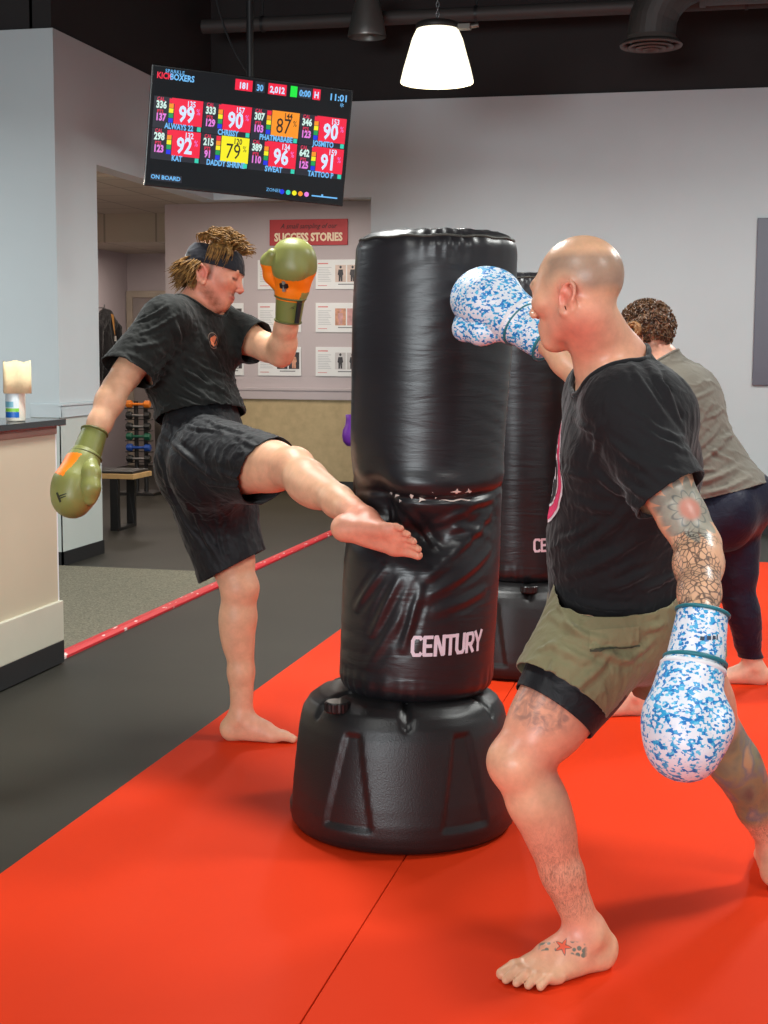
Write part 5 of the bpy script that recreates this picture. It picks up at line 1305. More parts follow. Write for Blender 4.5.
# ================================================================== PERSON : bald man punching
def bald():
    fs = 1.09; J = {}
    J['pel'] = at(622, 606, 3.46); J['pelf'] = -CR*.93+CF*.25; J['neck'] = at(612, 362, 3.22); J['chest'] = at(626, 440, 3.28)
    J['chl'] = -CR*.05-CF*.38
    J['hipL'] = at(617, 618, 3.36); J['hipR'] = at(651, 619, 3.56)
    J['shL'] = at(624, 410, 3.10); J['shR'] = at(606, 398, 3.42)
    J['elL'] = at(698, 545, 2.98); J['wrL'] = at(700, 622, 2.80)
    J['elR'] = at(606, 397, 3.68); J['wrR'] = at(545, 340, 3.72)
    J['knL'] = at(519, 762, 3.26)
    hl_ = floor_at(602, 967); an = hl_+unit(floor_at(507, 981)-hl_)*.045; an[2] = MT+.083*fs; J['anL'] = an
    J['knR'] = at(717, 735, 3.74); ar = at(775, 856, 3.88); ar[2] = MT+.083*fs+.012; J['anR'] = ar
    J['kfL'] = -CR; J['kfR'] = -CR*.8+CF*.5
    f = floor_at(503, 985)-floor_at(604, 963); f[2] = 0; J['footfL'] = unit(f)*1.0; J['footuL'] = np.array([0, 0, 1.0])
    fr = CR*.25+CF*.95; fr[2] = -.0; J['footfR'] = fr; J['footuR'] = np.array([0, 0, 1.0])
    J['footscale'] = fs; J['bulk'] = 1.03; J['arm'] = 1.07; J['leg'] = 1.16; J['shw'] = .19; J['bicL'] = -CR; J['trap'] = .062; J['belly'] = .015
    al = math.radians(37); J['hf'] = -CR*math.cos(al)+CF*math.sin(al)-CU*.06; J['hu'] = CU*1.0-CR*.05
    J['head'] = at(576.5, 294, 3.16); J['hs'] = .985; J['neckr'] = .064; J['chin'] = .0
    J['handL'] = at(671, 797, 2.70)-at(700, 612, 2.80); J['handR'] = at(458, 278, 3.90)-at(546, 340, 3.72)
    pl = body_prims(J); hf, hu, hl = ortho(J['hf'], J['hu']); HP = lambda a, b, d=0: J['head']+J['hs']*(hf*a+hu*b+hl*d)
    pl.append(pc('head', HP(-.02, -.05, .045), J['neck']+J['cf']*.05+J['cl']*.02, .02, .022, .03))
    org = np.array([an[0], an[1], MT])
    r = empty('person', org, 'bald man in black shirt and olive shorts with speckled blue gloves punching the bag', 'person')
    f = Field(*bounds(pl, .03), .0042); f.prims(pl); V, Q = f.mesh(2); N = vnormals(V, Q)
    base = lin(220, 170, 136); col = np.tile(base, (len(V), 1))
    # ruddy neck and ear, shaved hair line
    col = mix_col(col, .6*spot(V, HP(-.03, -.085, .04), .105, .8), lin(222, 106, 94)); col = mix_col(col, .5*spot(V, mixp(HP(-.03, -.05), J['neck'], .9), .13, .6), lin(222, 118, 100))
    col = mix_col(col, .6*spot(V, HP(-.018, -.006, .08), .042, .6), lin(222, 104, 90)); col = mix_col(col, .35*spot(V, HP(.06, -.05, .03), .10, .6), lin(222, 130, 112))
    L = np.stack([(V-J['head'])@hf, (V-J['head'])@hu, (V-J['head'])@hl], 1)/J['hs']
    hair = np.clip((.065-L[:, 0]+.35*L[:, 1]*0)/.03, 0, 1)*np.clip((.092-L[:, 1]-.10*np.abs(L[:, 0]))/.02, 0, 1)*np.clip((L[:, 1]+.028+.5*L[:, 0]*.3)/.022, 0, 1)*(np.linalg.norm(V-HP(-.01, .03), axis=1) < .13*J['hs'])
    earz = np.clip(np.linalg.norm(V-HP(-.005, -.014, .08), axis=1)/.036-.8, 0, 1)
    face = np.clip((.05-L[:, 0])/.03, 0, 1)
    col = mix_col(col, .62*hair*earz*face, lin(112, 102, 94))
    t, d = seg_t(V, HP(.082, .030, .048), HP(.092, .028, .02)); col = mix_col(col, .6*np.clip(1-d/.008, 0, 1), lin(120, 90, 66))
    t, d = seg_t(V, HP(.096, -.066, .02), HP(.096, -.066, -.02)); col = mix_col(col, .7*np.clip(1.2-d/.011, 0, 1), lin(190, 100, 92))
    # shin hair: darker dusting on the lower legs
    hm_ = np.zeros(len(V))
    for sd in 'LR':
        for p_, q_ in ((J['hip'+sd], J['kn'+sd]), (J['kn'+sd], J['an'+sd])):
            t, d = seg_t(V, p_, q_); col = mix_col(col, .42*np.clip((.16-d)/.04, 0, 1)*(t > .2)*np.clip((1.05-t)/.1, 0, 1)*np.clip((t-.2)/.2, 0, 1), lin(214, 122, 104))
    for sd in 'LR':
        t, d = seg_t(V, J['kn'+sd], J['an'+sd]); w = np.clip((t-.25)/.35, 0, 1)*np.clip((.92-t)/.1, 0, 1)*(d < .12); hm_ = np.maximum(hm_, w)
        col = mix_col(col, .35*spot(V, J['kn'+sd], .10, .8), lin(222, 130, 112))
    col = mix_col(col, .35*spot(V, an+unit(J['footfL'])*.14, .10, .7), lin(232, 166, 130)); 
    fc = an+unit(J['footfL'])*.03+np.array([0, 0, -.02]); col = mix_col(col, .35*spot(V, fc, .07, .6), lin(214, 120, 118))
    # ---- tattoos: local coordinates for the ink patterns
    def frame(c, n, up_): n = unit(n); u2 = unit(up_-n*(np.asarray(up_)@n)); return np.stack([(V-c)@np.cross(u2, n), (V-c)@u2, np.full(len(V), 0.0)], 1), n
    tx = unit(J['elL']-J['shL'])
    cA = mixp(J['shL'], J['elL'], .74)+(-CF*.05+CR*.012); A, nA = frame(cA, -CF*.95+CR*.25, -tx); A[:, 2] = np.clip((N@nA)*3, 0, 1)*(np.linalg.norm(V-cA, axis=1) < .16)
    tF, dF = seg_t(V, J['elL'], J['wrL']); Bm = np.clip((tF-.02)/.06, 0, 1)*np.clip((1.05-tF)/.05, 0, 1)*(dF < .085)*np.clip((N@(-CF))*3+1.2, 0, 1)
    tP, dP = seg_t(V, J['knL'], J['hipL']); nT = -CF*.8-CR*.6; cT = mixp(J['knL'], J['hipL'], .42)+nT*.07
    T, _ = frame(cT, nT, CU); Tm = np.clip(1-np.linalg.norm(V-cT, axis=1)/.085, 0, 1)*(dP < .14); T[:, 2] = np.clip(Tm*4, 0, 1)*np.clip((N@unit(nT))*4, 0, 1)
    tR, dR = seg_t(V, J['knR'], J['anR']); Rm = np.clip((tR+.1)/.1, 0, 1)*np.clip((.74-tR)/.10, 0, 1)*(dR < .10)
    ffL = unit(J['footfL']); cS = an+ffL*.075-np.cross(ffL, (0, 0, 1.0))*.022+np.array([0, 0, -.012])
    Sx, nS = frame(cS, np.array([0, 0, 1.0])*.8-CF*.6, -ffL*0+CU); Sx[:, 2] = (np.linalg.norm(V-cS, axis=1) < .10)*np.clip((N@unit(np.array([0, 0, 1.0])*.8-CF*.6))*4, 0, 1)
    masks = np.stack([Bm, Rm, hm_], 1)
    def ink(nt, base_out, tc):
        Ln = nt.links.new
        def attr(n): return nd(nt, 'ShaderNodeAttribute', attribute_name=n)
        def mth(op, a, b=None, c=None):
            n = nd(nt, 'ShaderNodeMath', operation=op)
            for i, x in enumerate((a, b, c)):
                if x is None: continue
                if isinstance(x, (int, float)): n.inputs[i].default_value = x
                else: Ln(x, n.inputs[i])
            return n.outputs[0]
        def mix(fac, a, b):
            n = nd(nt, 'ShaderNodeMixRGB'); Ln(fac, n.inputs['Fac']) if not isinstance(fac, float) else None
            for k, x in (('Color1', a), ('Color2', b)):
                if isinstance(x, tuple): n.inputs[k].default_value = x
                else: Ln(x, n.inputs[k])
            return n.outputs['Color']
        def sep(n): s_ = nd(nt, 'ShaderNodeSeparateXYZ'); Ln(n.outputs['Vector'], s_.inputs[0]); return s_.outputs
        def lt(a, b, soft): # 1 where a<b
            n = nd(nt, 'ShaderNodeMapRange'); n.inputs['To Min'].default_value = 1; n.inputs['To Max'].default_value = 0
            Ln(a, n.inputs['Value'])
            if isinstance(b, float): n.inputs['From Min'].default_value = b-soft; n.inputs['From Max'].default_value = b+soft
            else: Ln(mth('SUBTRACT', b, soft), n.inputs['From Min']); Ln(mth('ADD', b, soft), n.inputs['From Max'])
            return n.outputs[0]
        out = base_out
        # upper arm lotus: pointed petals round a reddish heart
        x, y, m = sep(attr('InkFlower')); rr = mth('SQRT', mth('ADD', mth('MULTIPLY', x, x), mth('MULTIPLY', y, y))); an_ = mth('ARCTAN2', y, x)
        pet = mth('ABSOLUTE', mth('SINE', mth('MULTIPLY', an_, 7.0))); edge = mth('MULTIPLY_ADD', pet, .020, .048); mid_ = mth('MULTIPLY_ADD', mth('ABSOLUTE', mth('SINE', mth('MULTIPLY_ADD', an_, 5.0, .6))), .014, .026)
        nz = nd(nt, 'ShaderNodeTexNoise', Scale=60.0, Detail=3.0); Ln(tc.outputs['Object'], nz.inputs['Vector'])
        body_ = mix(nz.outputs['Fac'], srgb(92, 106, 104), srgb(152, 164, 152))
        out = mix(mth('MULTIPLY', mth('MULTIPLY', lt(rr, edge, .002), m), .78), out, body_)
        out = mix(mth('MULTIPLY', mth('MULTIPLY', mth('SUBTRACT', lt(rr, mid_, .0015), lt(rr, mth('SUBTRACT', mid_, .004), .0015)), m), .6), out, srgb(66, 80, 86))
        out = mix(mth('MULTIPLY', mth('MULTIPLY', lt(rr, .022, .005), m), .7), out, srgb(206, 122, 104))
        # dark leaf shading spreading up the arm beside the flower
        lf = mth('MULTIPLY', lt(mth('ABSOLUTE', mth('MULTIPLY_ADD', x, .75, y)), .020, .012), mth('MULTIPLY', mth('SUBTRACT', 1.0, lt(x, .020, .02)), m))
        # forearm blossoms in black outline
        mk = sep(attr('InkMasks'))
        def outline(scale, width, warp=.35):
            mp = nd(nt, 'ShaderNodeVectorMath', operation='MULTIPLY_ADD'); n0 = nd(nt, 'ShaderNodeTexNoise', Scale=14.0, Detail=1.0); Ln(tc.outputs['Object'], n0.inputs['Vector'])
            Ln(n0.outputs['Color'], mp.inputs[0]); mp.inputs[1].default_value = (.03*warp,)*3; Ln(tc.outputs['Object'], mp.inputs[2])
            v = nd(nt, 'ShaderNodeTexVoronoi', feature='DISTANCE_TO_EDGE', Scale=scale); Ln(mp.outputs[0], v.inputs['Vector']); return lt(v.outputs['Distance'], width, width*.6)
        big = nd(nt, 'ShaderNodeTexVoronoi', Scale=14.0); Ln(tc.outputs['Object'], big.inputs['Vector'])
        shade = lt(big.outputs['Distance'], .34, .25)
        o1 = outline(84.0, .085, 1.4); dens = lt(big.outputs['Distance'], .72, .06)
        out = mix(mth('MULTIPLY', mth('MULTIPLY', shade, mk[0]), .33), out, srgb(108, 92, 82))
        out = mix(mth('MULTIPLY', mth('MULTIPLY', o1, mk[0]), mth('MULTIPLY', dens, .82)), out, srgb(52, 46, 50))
        hv = nd(nt, 'ShaderNodeTexNoise', Scale=150.0, Detail=4.0, Roughness=.75, Distortion=1.6); hp_ = nd(nt, 'ShaderNodeMapping'); hp_.inputs['Scale'].default_value = (1, 1, .35); Ln(tc.outputs['Object'], hp_.inputs['Vector']); Ln(hp_.outputs['Vector'], hv.inputs['Vector'])
        out = mix(mth('MULTIPLY', lt(hv.outputs['Fac'], .46, .10), mth('MULTIPLY', mk[2], .62)), out, srgb(84, 58, 48))
        # far calf: dense coloured sleeve
        n5 = nd(nt, 'ShaderNodeTexNoise', Scale=13.0, Detail=2.5, Distortion=.3); Ln(tc.outputs['Object'], n5.inputs['Vector'])
        cr = nd(nt, 'ShaderNodeValToRGB'); els = cr.color_ramp.elements; els[0].position = .30; els[0].color = srgb(52, 56, 60); els[1].position = .70; els[1].color = srgb(168, 132, 98)
        for p_, c_ in ((.42, (92, 104, 84)), (.52, (116, 112, 80)), (.60, (84, 96, 104))): e = els.new(p_); e.color = srgb(*c_)
        Ln(n5.outputs['Fac'], cr.inputs['Fac']); out = mix(mth('MULTIPLY', mk[1], .85), out, cr.outputs['Color'])
        # thigh: smoky grey rose
        x, y, m = sep(attr('InkThigh')); n6 = nd(nt, 'ShaderNodeTexNoise', Scale=34.0, Detail=3.0, Distortion=1.5); Ln(tc.outputs['Object'], n6.inputs['Vector'])
        fac = lt(n6.outputs['Fac'], .52, .12); out = mix(mth('MULTIPLY', mth('MULTIPLY', fac, m), .58), out, srgb(104, 84, 84))
        # foot: small red star with blue-green leaves
        x, y, m = sep(attr('InkFoot')); rr = mth('SQRT', mth('ADD', mth('MULTIPLY', x, x), mth('MULTIPLY', y, y))); an_ = mth('ARCTAN2', y, x)
        star = mth('MULTIPLY_ADD', mth('ABSOLUTE', mth('SINE', mth('MULTIPLY_ADD', an_, 2.5, .4))), -.0115, .0205)
        fan = mth('ABSOLUTE', x)
        strip = mth('MULTIPLY', lt(mth('ABSOLUTE', mth('MULTIPLY_ADD', x, .16, y)), .0125, .0015), mth('MULTIPLY', lt(fan, .052, .004), mth('SUBTRACT', 1.0, lt(fan, .0165, .001))))
        vv = nd(nt, 'ShaderNodeTexVoronoi', Scale=75.0); Ln(tc.outputs['Object'], vv.inputs['Vector']); leaf = lt(vv.outputs['Distance'], .44, .05)
        out = mix(mth('MULTIPLY', mth('MULTIPLY', mth('MULTIPLY', strip, leaf), m), .85), out, srgb(70, 104, 96))
        out = mix(mth('MULTIPLY', mth('MULTIPLY', lt(rr, star, .0012), m), .9), out, srgb(70, 62, 60))
        out = mix(mth('MULTIPLY', mth('MULTIPLY', lt(rr, mth('SUBTRACT', star, .0028), .001), m), .95), out, srgb(226, 92, 62))
        return out
    body = vmesh('body', V, Q, skin_material('tattooed_skin', .36, ink), r, col, dict(InkFlower=A, InkMasks=masks, InkThigh=T, InkFoot=Sx), org)
    # ear stud
    ep = HP(-.016, -.040, .082)-org
    MB().lathe([(.0035, -.001), (.006, 0), (.0035, .001), (.0035, -.001)], 20, ep, M=Matrix.Rotation(1.2, 4, 'Y')).build('earring', plain('dark_earring', srgb(70, 70, 74), .25, metal=1.0), r)
    up, pf, pll, cu, cf, cl = J['up'], J['pf'], J['pl'], J['cu'], J['cf'], J['cl']
    # ---- t-shirt
    sp = [dict(q) for q in pl if q['tag'] == 'torso']; seL, seR = mixp(J['shL'], J['elL'], .64), mixp(J['shR'], J['elR'], .66)
    sp += [pc('d', J['chest']-cu*.05, J['pel']+up*.06, .142, .140, .06, pll, 1.2), pc('d', J['pel']+up*.14, J['pel']-up*.14, .146, .172, .05, pll, 1.18),
           pc('s', J['shL'], mixp(J['shL'], J['elL'], .86), .068, .077, .05), pc('s', J['shR'], mixp(J['shR'], J['elR'], .9), .080, .090, .06),
           pe('s', J['chest']+cl*.10+cu*.08-cf*.06, (.09, .09, .09), None, .06)]
    f = Field(*bounds(sp, .05), .005); f.prims(sp, .010)
    seg = fold_set(f, 2.5, ((638, 342, 684, 410, .008, .007), (650, 350, 688, 430, .007, .007), (628, 356, 670, 420, .007, .006), (598, 420, 588, 472, .008, .006), (590, 470, 640, 508, .008, .008), (622, 402, 690, 440, .007, .006),
           (612, 446, 690, 474, .009, .006), (628, 415, 692, 452, .007, .006), (560, 560, 640, 500, .010, .009), (560, 578, 655, 528, .010, .009), (596, 592, 668, 560, .009, .008), (640, 520, 652, 582, .011, .010), (658, 530, 674, 592, .010, .010),
           (568, 500, 622, 512, .010, .006), (564, 410, 600, 440, .008, .005), (606, 392, 600, 440, .004, .003), (558, 540, 604, 518, .008, .007), (562, 598, 640, 608, .008, .007), (616, 478, 652, 500, .008, .007), (640, 590, 680, 572, .008, .008), (604, 436, 676, 486, .007, .005), (560, 470, 600, 480, .009, .005)))
    bl = J['pel']+up*.22
    wr = lambda V, N: folds(V, seg)+.0035*ridged(V, pf*.6+pll*.5-up*.25, 3.2, 45, 6.0)*np.clip(1-np.abs((V-bl)@up)/.30, .2, 1)+.002*ridged(V, cf*.4-cu, 3.5, 70, 7.0)-.002
    Mt = cloth_material('black_tee_heavy', srgb(27, 26, 28), .88, sheen=.15)
    hem = at(615, 629, 3.28); hn = unit(-CU*.97+CR*.15+CF*.10)
    shirt = cloth('t_shirt', f, Mt, r, [(hem, hn, hem+hn*.15+CF*.15, .40), (seL, unit(J['elL']-J['shL'])*.98+CR*.12, mixp(J['shL'], J['elL'], 1.0), .165), (seR, J['elR']-J['shR'], mixp(J['shR'], J['elR'], 1.05), .16),
                  (J['neck']-cu*.028+cf*.012, cu*.9+cf*.42, J['neck']+cu*.06+cf*.02, .135)], org, wr, .003)
    edge_rib(shirt, J['neck'], org, .0065, Mt, 'collar_rib', shirt)
    pc0 = at(556, 478, 3.2); pn = unit(cf*.95-CF*.42)
    C1, C2, C3 = plain('print_pink', srgb(226, 52, 104), .6), plain('print_white_ink', srgb(232, 222, 226), .6), plain('print_black_ink', srgb(30, 26, 30), .7)
    pcn = J['chest']+cf*.16-cu*.055-cl*.045
    rt = np.cross((0, 0, 1.0), pn)
    decal('chest_print', shirt, pcn, cf, rt, [circ(.115)], C2, org, .0015); decal('chest_print', shirt, pcn, cf, rt, [circ(.108)], C1, org, .0025); decal('chest_print', shirt, pcn, cf, rt, [circ(.080)], C2, org, .0035)
    decal('chest_print', shirt, pcn, cf, rt, [circ(.074)], C3, org, .0045)
    decal('chest_print', shirt, pcn, cf, rt, [[(-.06, -.012), (.06, -.012), (.06, .012), (-.06, .012)], [(-.012, -.06), (.012, -.06), (.012, -.014), (-.012, -.014)], [(-.012, .014), (.012, .014), (.012, .06), (-.012, .06)]], C2, org, .0055)
    # ---- black compression shorts, then olive shorts
    tL, tR = unit(J['knL']-J['hipL']), unit(J['knR']-J['hipR'])
    h1 = at(545, 706, 3.30); n1 = unit(tL+CR*.0)
    sp = [dict(q) for q in pl if q['tag'] == 'legL' or q['tag'] == 'legR' or (q['tag'] == 'torso' and (q.get('b', q.get('c'))-J['pel'])@up < .10)]
    f = Field(*bounds(sp, .04), .006); f.prims(sp, .008)
    hR = mixp(J['hipR'], J['knR'], .50)
    cs = cloth('compression_shorts', f, cloth_material('black_spandex', srgb(28, 28, 31), .5, sheen=.05), r, [(h1, n1, h1+tL*.30, .36), (hR, tR, hR+tR*.24, .33), (J['pel']+up*.07, up, J['pel']+up*.15, .3)], org, None, .002)
    sp = [dict(q) for q in pl if q['tag'] == 'torso' and (q.get('b', q.get('c'))-J['pel'])@up < .2]
    hO = at(560, 690, 3.28); hRo = mixp(J['hipR'], J['knR'], .38)
    sp += [pc('d', J['pel']+up*.12, J['pel']-up*.02, .132, .138, .05, pll, 1.22), pc('d', J['hipL']+up*.02, hO+tL*.07, .142, .098, .06), pc('d', J['hipR']+up*.0, hRo+tR*.07, .140, .118, .06),
           pe('d', J['pel']-pf*.07-up*.03, (.115, .12, .125), [pf, up, pll], .06), pc('d', J['pel']+up*.0+pf*.05, J['pel']-up*.02+pf*.09, .10, .085, .05)]
    f = Field(*bounds(sp, .05), .0055); f.prims(sp, .008)
    seg = fold_set(f, 2.6, ((548, 612, 604, 642, .008, .009), (545, 640, 594, 660, .009, .008), (576, 640, 644, 662, .009, .008), (600, 662, 560, 702, .009, .008), (545, 600, 556, 644, .007, .011), (558, 604, 578, 632, .007, .009), (618, 662, 656, 640, .009, .008), (556, 656, 546, 690, .008, .008), (535, 650, 560, 640, .007, .007), (590, 680, 612, 650, .008, .007), (640, 630, 668, 622, .008, .007)))
    wr2 = lambda V, N: folds(V, seg)+.004*ridged(V, -up+pf*.5, 3.0, 50, 8.0)-.002
    Mo = cloth_material('olive_woven_shorts', srgb(122, 116, 86), .8, sheen=.15)
    nO = unit(tL+CR*.06)
    so = cloth('shorts', f, Mo, r, [(hO, nO, hO+tL*.13, .22), (hRo, tR, hRo+tR*.12, .20), (J['pel']+up*.105, up, J['pel']+up*.20, .3)], org, wr2, .0025)
    # pocket flap on the back of the shorts
    pk = at(612, 640, 3.2)
    decal('pocket_flap', so, pk, -CF, CR, [[(-.052, -.018), (.060, -.010), (.060, .030), (-.050, .022)]], cloth_material('olive_pocket', srgb(130, 124, 92), .8), org, .003)
    decal('pocket_edge', so, pk-CU*.018+CR*.004, -CF, CR, [[(-.054, -.006), (.060, .002), (.060, .006), (-.054, -.001)]], plain('dark_olive_seam', srgb(58, 60, 44), .8), org, .0036)
    # ---- gloves
    def camo():
        m, nt, b = new_mat('blue_speckled_leather'); tc = nd(nt, 'ShaderNodeTexCoord')
        def layer(scale, sx, seed):
            mp = nd(nt, 'ShaderNodeMapping'); mp.inputs['Scale'].default_value = sx; mp.inputs['Location'].default_value = (seed, seed*.7, seed*1.3); mp.inputs['Rotation'].default_value = (.3*seed, .2*seed, .4)
            nt.links.new(tc.outputs['Object'], mp.inputs['Vector']); v = nd(nt, 'ShaderNodeTexVoronoi', distance='CHEBYCHEV', Scale=scale); nt.links.new(mp.outputs['Vector'], v.inputs['Vector'])
            s_ = nd(nt, 'ShaderNodeSeparateXYZ'); nt.links.new(v.outputs['Color'], s_.inputs[0]); return s_.outputs
        a1 = layer(135, (1, 1, 1.35), 1.0); a2 = layer(84, (1, 1, 1.4), 2.3)
        ad = nd(nt, 'ShaderNodeMath', operation='MULTIPLY_ADD'); ad.inputs[1].default_value = .62; nt.links.new(a1[0], ad.inputs[0])
        m2 = nd(nt, 'ShaderNodeMath', operation='MULTIPLY'); m2.inputs[1].default_value = .38; nt.links.new(a2[1], m2.inputs[0]); nt.links.new(m2.outputs[0], ad.inputs[2])
        cr = nd(nt, 'ShaderNodeValToRGB'); cr.color_ramp.interpolation = 'CONSTANT'; e = cr.color_ramp.elements; e[0].position = 0; e[0].color = srgb(16, 116, 190); e[1].position = .50; e[1].color = srgb(226, 228, 236)
        q = e.new(.29); q.color = srgb(46, 160, 214); q = e.new(.40); q.color = srgb(96, 190, 226); q = e.new(.45); q.color = srgb(214, 222, 236)
        nt.links.new(ad.outputs[0], cr.inputs['Fac']); nt.links.new(cr.outputs['Color'], b.inputs['Base Color']); b.inputs['Roughness'].default_value = .4
        n2 = nd(nt, 'ShaderNodeTexNoise', Scale=300.0); nt.links.new(tc.outputs['Object'], n2.inputs['Vector']); bp = nd(nt, 'ShaderNodeBump', Strength=.1, Distance=.001); nt.links.new(n2.outputs['Fac'], bp.inputs['Height']); nt.links.new(bp.outputs['Normal'], b.inputs['Normal'])
        return m
    cm = camo(); wh = plain('white_glove_lining', srgb(228, 226, 230), .5); teal = plain('teal_piping', srgb(24, 112, 124), .45)
    mt = dict(shell=cm, panel=wh, strap=cm, trim=teal)
    aL = J['handL']; g, P = glove(r, org, at(699.5, 633, 2.795), aL, -CR*1.0-CF*.05, 1, mt, 1.06, sr=1.06)
    # white seam roll where the strap meets the fist
    pts = [P(.066, .0595*math.cos(2*math.pi*k/36), .054*math.sin(2*math.pi*k/36)+.002)-org for k in range(37)]
    MB().tube(pts, .0065, 8, caps=False).build('seam_roll', wh, g)
    text_mesh('strap_lettering', 'adidas'[:0]+'SPORT', .016, plain('dark_print_blue', srgb(40, 60, 84), .5), g, Matrix.Translation(Vector((P(.012, .0, .0)-CF*.0555*1.0+CR*.022-org).tolist())) @ Matrix((CR.tolist(), CU.tolist(), (-CF).tolist())).transposed().to_4x4(), .0, depth=.0008, shear=.3) if False else None
    aR = J['handR']; g2, P2 = glove(r, org, at(537, 335, 3.74), aR, -CF*.9+CU*.4, -1, mt, 1.07)
    k_ = [c for c in g.children if c.name.startswith('wrist_strap')][0]
    decal('glove_mark', k_, at(713, 640, 2.7), -CF, CR, [[(-.018, -.003), (-.010, -.004), (-.008, .003), (-.016, .004)], [(-.005, -.003), (.003, -.003), (.004, .004), (-.004, .005)], [(.006, -.003), (.013, -.002), (.013, .004), (.007, .005)], [(.014, -.003), (.016, .007), (.018, .007), (.017, -.003)]], plain('dark_glove_mark_blue', srgb(36, 52, 76), .5), org, .0012, .004)
    pts = [P2(.066, .0585*math.cos(2*math.pi*k/36), .054*math.sin(2*math.pi*k/36)+.002)-org for k in range(37)]
    MB().tube(pts, .0065, 8, caps=False).build('seam_roll', wh, g2)
    return r
bald()
# ================================================================== PERSON : boxer behind, seen from the back
def third():
    fs = .98; J = {}
    J['pel'] = at(719, 503, 6.05); J['pelf'] = -CR*.72+CF*.69; J['neck'] = at(661, 358, 6.0); J['chest'] = at(675, 412, 6.03)
    J['chl'] = -CR*.69-CF*.72
    J['hipL'] = at(703, 512, 5.98); J['hipR'] = at(731, 513, 6.12)
    J['shL'] = at(638, 394, 5.88); J['shR'] = at(687, 390, 6.14)
    J['elL'] = at(612, 425, 5.98); J['wrL'] = at(604, 385, 6.14); J['elR'] = at(650, 420, 6.36); J['wrR'] = at(612, 388, 6.38)
    J['knR'] = at(738, 595, 6.16); ar = at(752, 672, 6.25); ar[2] = MT+.083*fs; J['anR'] = ar
    J['knL'] = at(668, 606, 5.86); an = at(632, 698, 5.70); an[2] = MT+.083*fs; J['anL'] = an
    J['kfL'] = -CR*.8+CF*.6; J['kfR'] = -CR*.6+CF*.75
    v = -CR*.92-CF*.05; v[2] = 0; J['footfL'] = v; J['footuL'] = np.array([0, 0, 1.0]); v = -CR*.9+CF*.2; v[2] = 0; J['footfR'] = v; J['footuR'] = np.array([0, 0, 1.0])
    J['footscale'] = fs; J['bulk'] = 1.12; J['arm'] = 1.0; J['leg'] = 1.08; J['shw'] = .17; J['belly'] = .02; J['glute'] = 1.2
    J['hf'] = -CR*.72+CF*.66-CU*.2; J['hu'] = CU*.97-CR*.12+CF*.1; J['head'] = at(645, 338, 6.02); J['hs'] = 1.04; J['neckr'] = .055
    pl = body_prims(J); hf, hu, hl = ortho(J['hf'], J['hu']); HP = lambda a, b, d=0: J['head']+J['hs']*(hf*a+hu*b+hl*d)
    org = np.array([ar[0], ar[1], MT])
    r = empty('person', org, 'brown haired person in grey shirt and navy leggings seen from behind at the far bag', 'person')
    f = Field(*bounds(pl, .03), .006); f.prims(pl); V, Q = f.mesh(2)
    col = np.tile(lin(222, 168, 142), (len(V), 1)); col = mix_col(col, .35*spot(V, J['neck'], .12, .6), lin(220, 132, 112))
    ca = J['anL']-np.array([0, 0, .0])+unit(J['footfL'])*.05; col = mix_col(col, .35*spot(V, ca, .04, .6), lin(120, 120, 110))
    vmesh('body', V, Q, skin_material('light_skin'), r, col, origin=org)
    up, pf, pll, cu, cf, cl = J['up'], J['pf'], J['pl'], J['cu'], J['cf'], J['cl']
    # leggings
    sp = [dict(q) for q in pl if q['tag'] in ('legL', 'legR', 'footL', 'footR') or (q['tag'] == 'torso' and (q.get('b', q.get('c'))-J['pel'])@up < .12)]
    sp += [pe('d', J['pel']-pf*.085-up*.03+pll*.07*g, (.10, .115, .10), [pf, up, pll], .06) for g in (1, -1)]
    f = Field(*bounds(sp, .04), .007); f.prims(sp, .008)
    down = np.array([0, 0, -1.0])
    cloth('leggings', f, cloth_material('navy_leggings_knit', srgb(24, 26, 44), .5, sheen=.1), r, [(J['anR']+np.array([0, 0, .035]), down, J['anR']-np.array([0, 0, .08]), .26), (J['anL']+np.array([0, 0, .035]), down, J['anL']-np.array([0, 0, .08]), .26), (J['pel']+up*.12, up, J['pel']+up*.22, .3)], org,
          lambda V, N: .004*ridged(V, pf, 4, 60, 3.0)*np.clip(1-(V[:, 2]-.1)/.5, 0, 1), .0025)
    # shirt
    sp = [dict(q) for q in pl if q['tag'] == 'torso']
    sp += [pc('d', J['chest']-cu*.04, J['pel']+up*.06, .150, .150, .06, pll, 1.25), pc('d', J['pel']+up*.12, J['pel']-up*.08, .152, .160, .05, pll, 1.2), pe('d', J['pel']-pf*.09+up*.0, (.10, .12, .15), [pf, up, pll], .05),
           pc('s', J['shL'], mixp(J['shL'], J['elL'], .85), .072, .082, .05), pc('s', J['shR'], mixp(J['shR'], J['elR'], .85), .072, .082, .05), pe('d', J['chest']-cf*.07+cu*.03, (.10, .15, .17), [cf, cu, cl], .06)]
    f = Field(*bounds(sp, .05), .006); f.prims(sp, .012)
    seg = fold_set(f, 5.3, ((684, 470, 730, 436, .012, .013), (688, 455, 724, 422, .010, .010), (690, 484, 742, 464, .012, .013), (686, 440, 712, 402, .010, .009), (700, 494, 752, 476, .009, .009), (706, 446, 734, 460, .009, .010), (684, 400, 716, 388, .008, .006), (690, 466, 720, 470, .008, .008), (715, 440, 738, 432, .008, .008), (700, 420, 726, 408, .008, .007)))
    hem = at(730, 492, 5.9); hn = unit(-CU*.95+CR*.24)
    Mg = cloth_material('grey_tee_cotton', srgb(116, 110, 100), .85, sheen=.15)
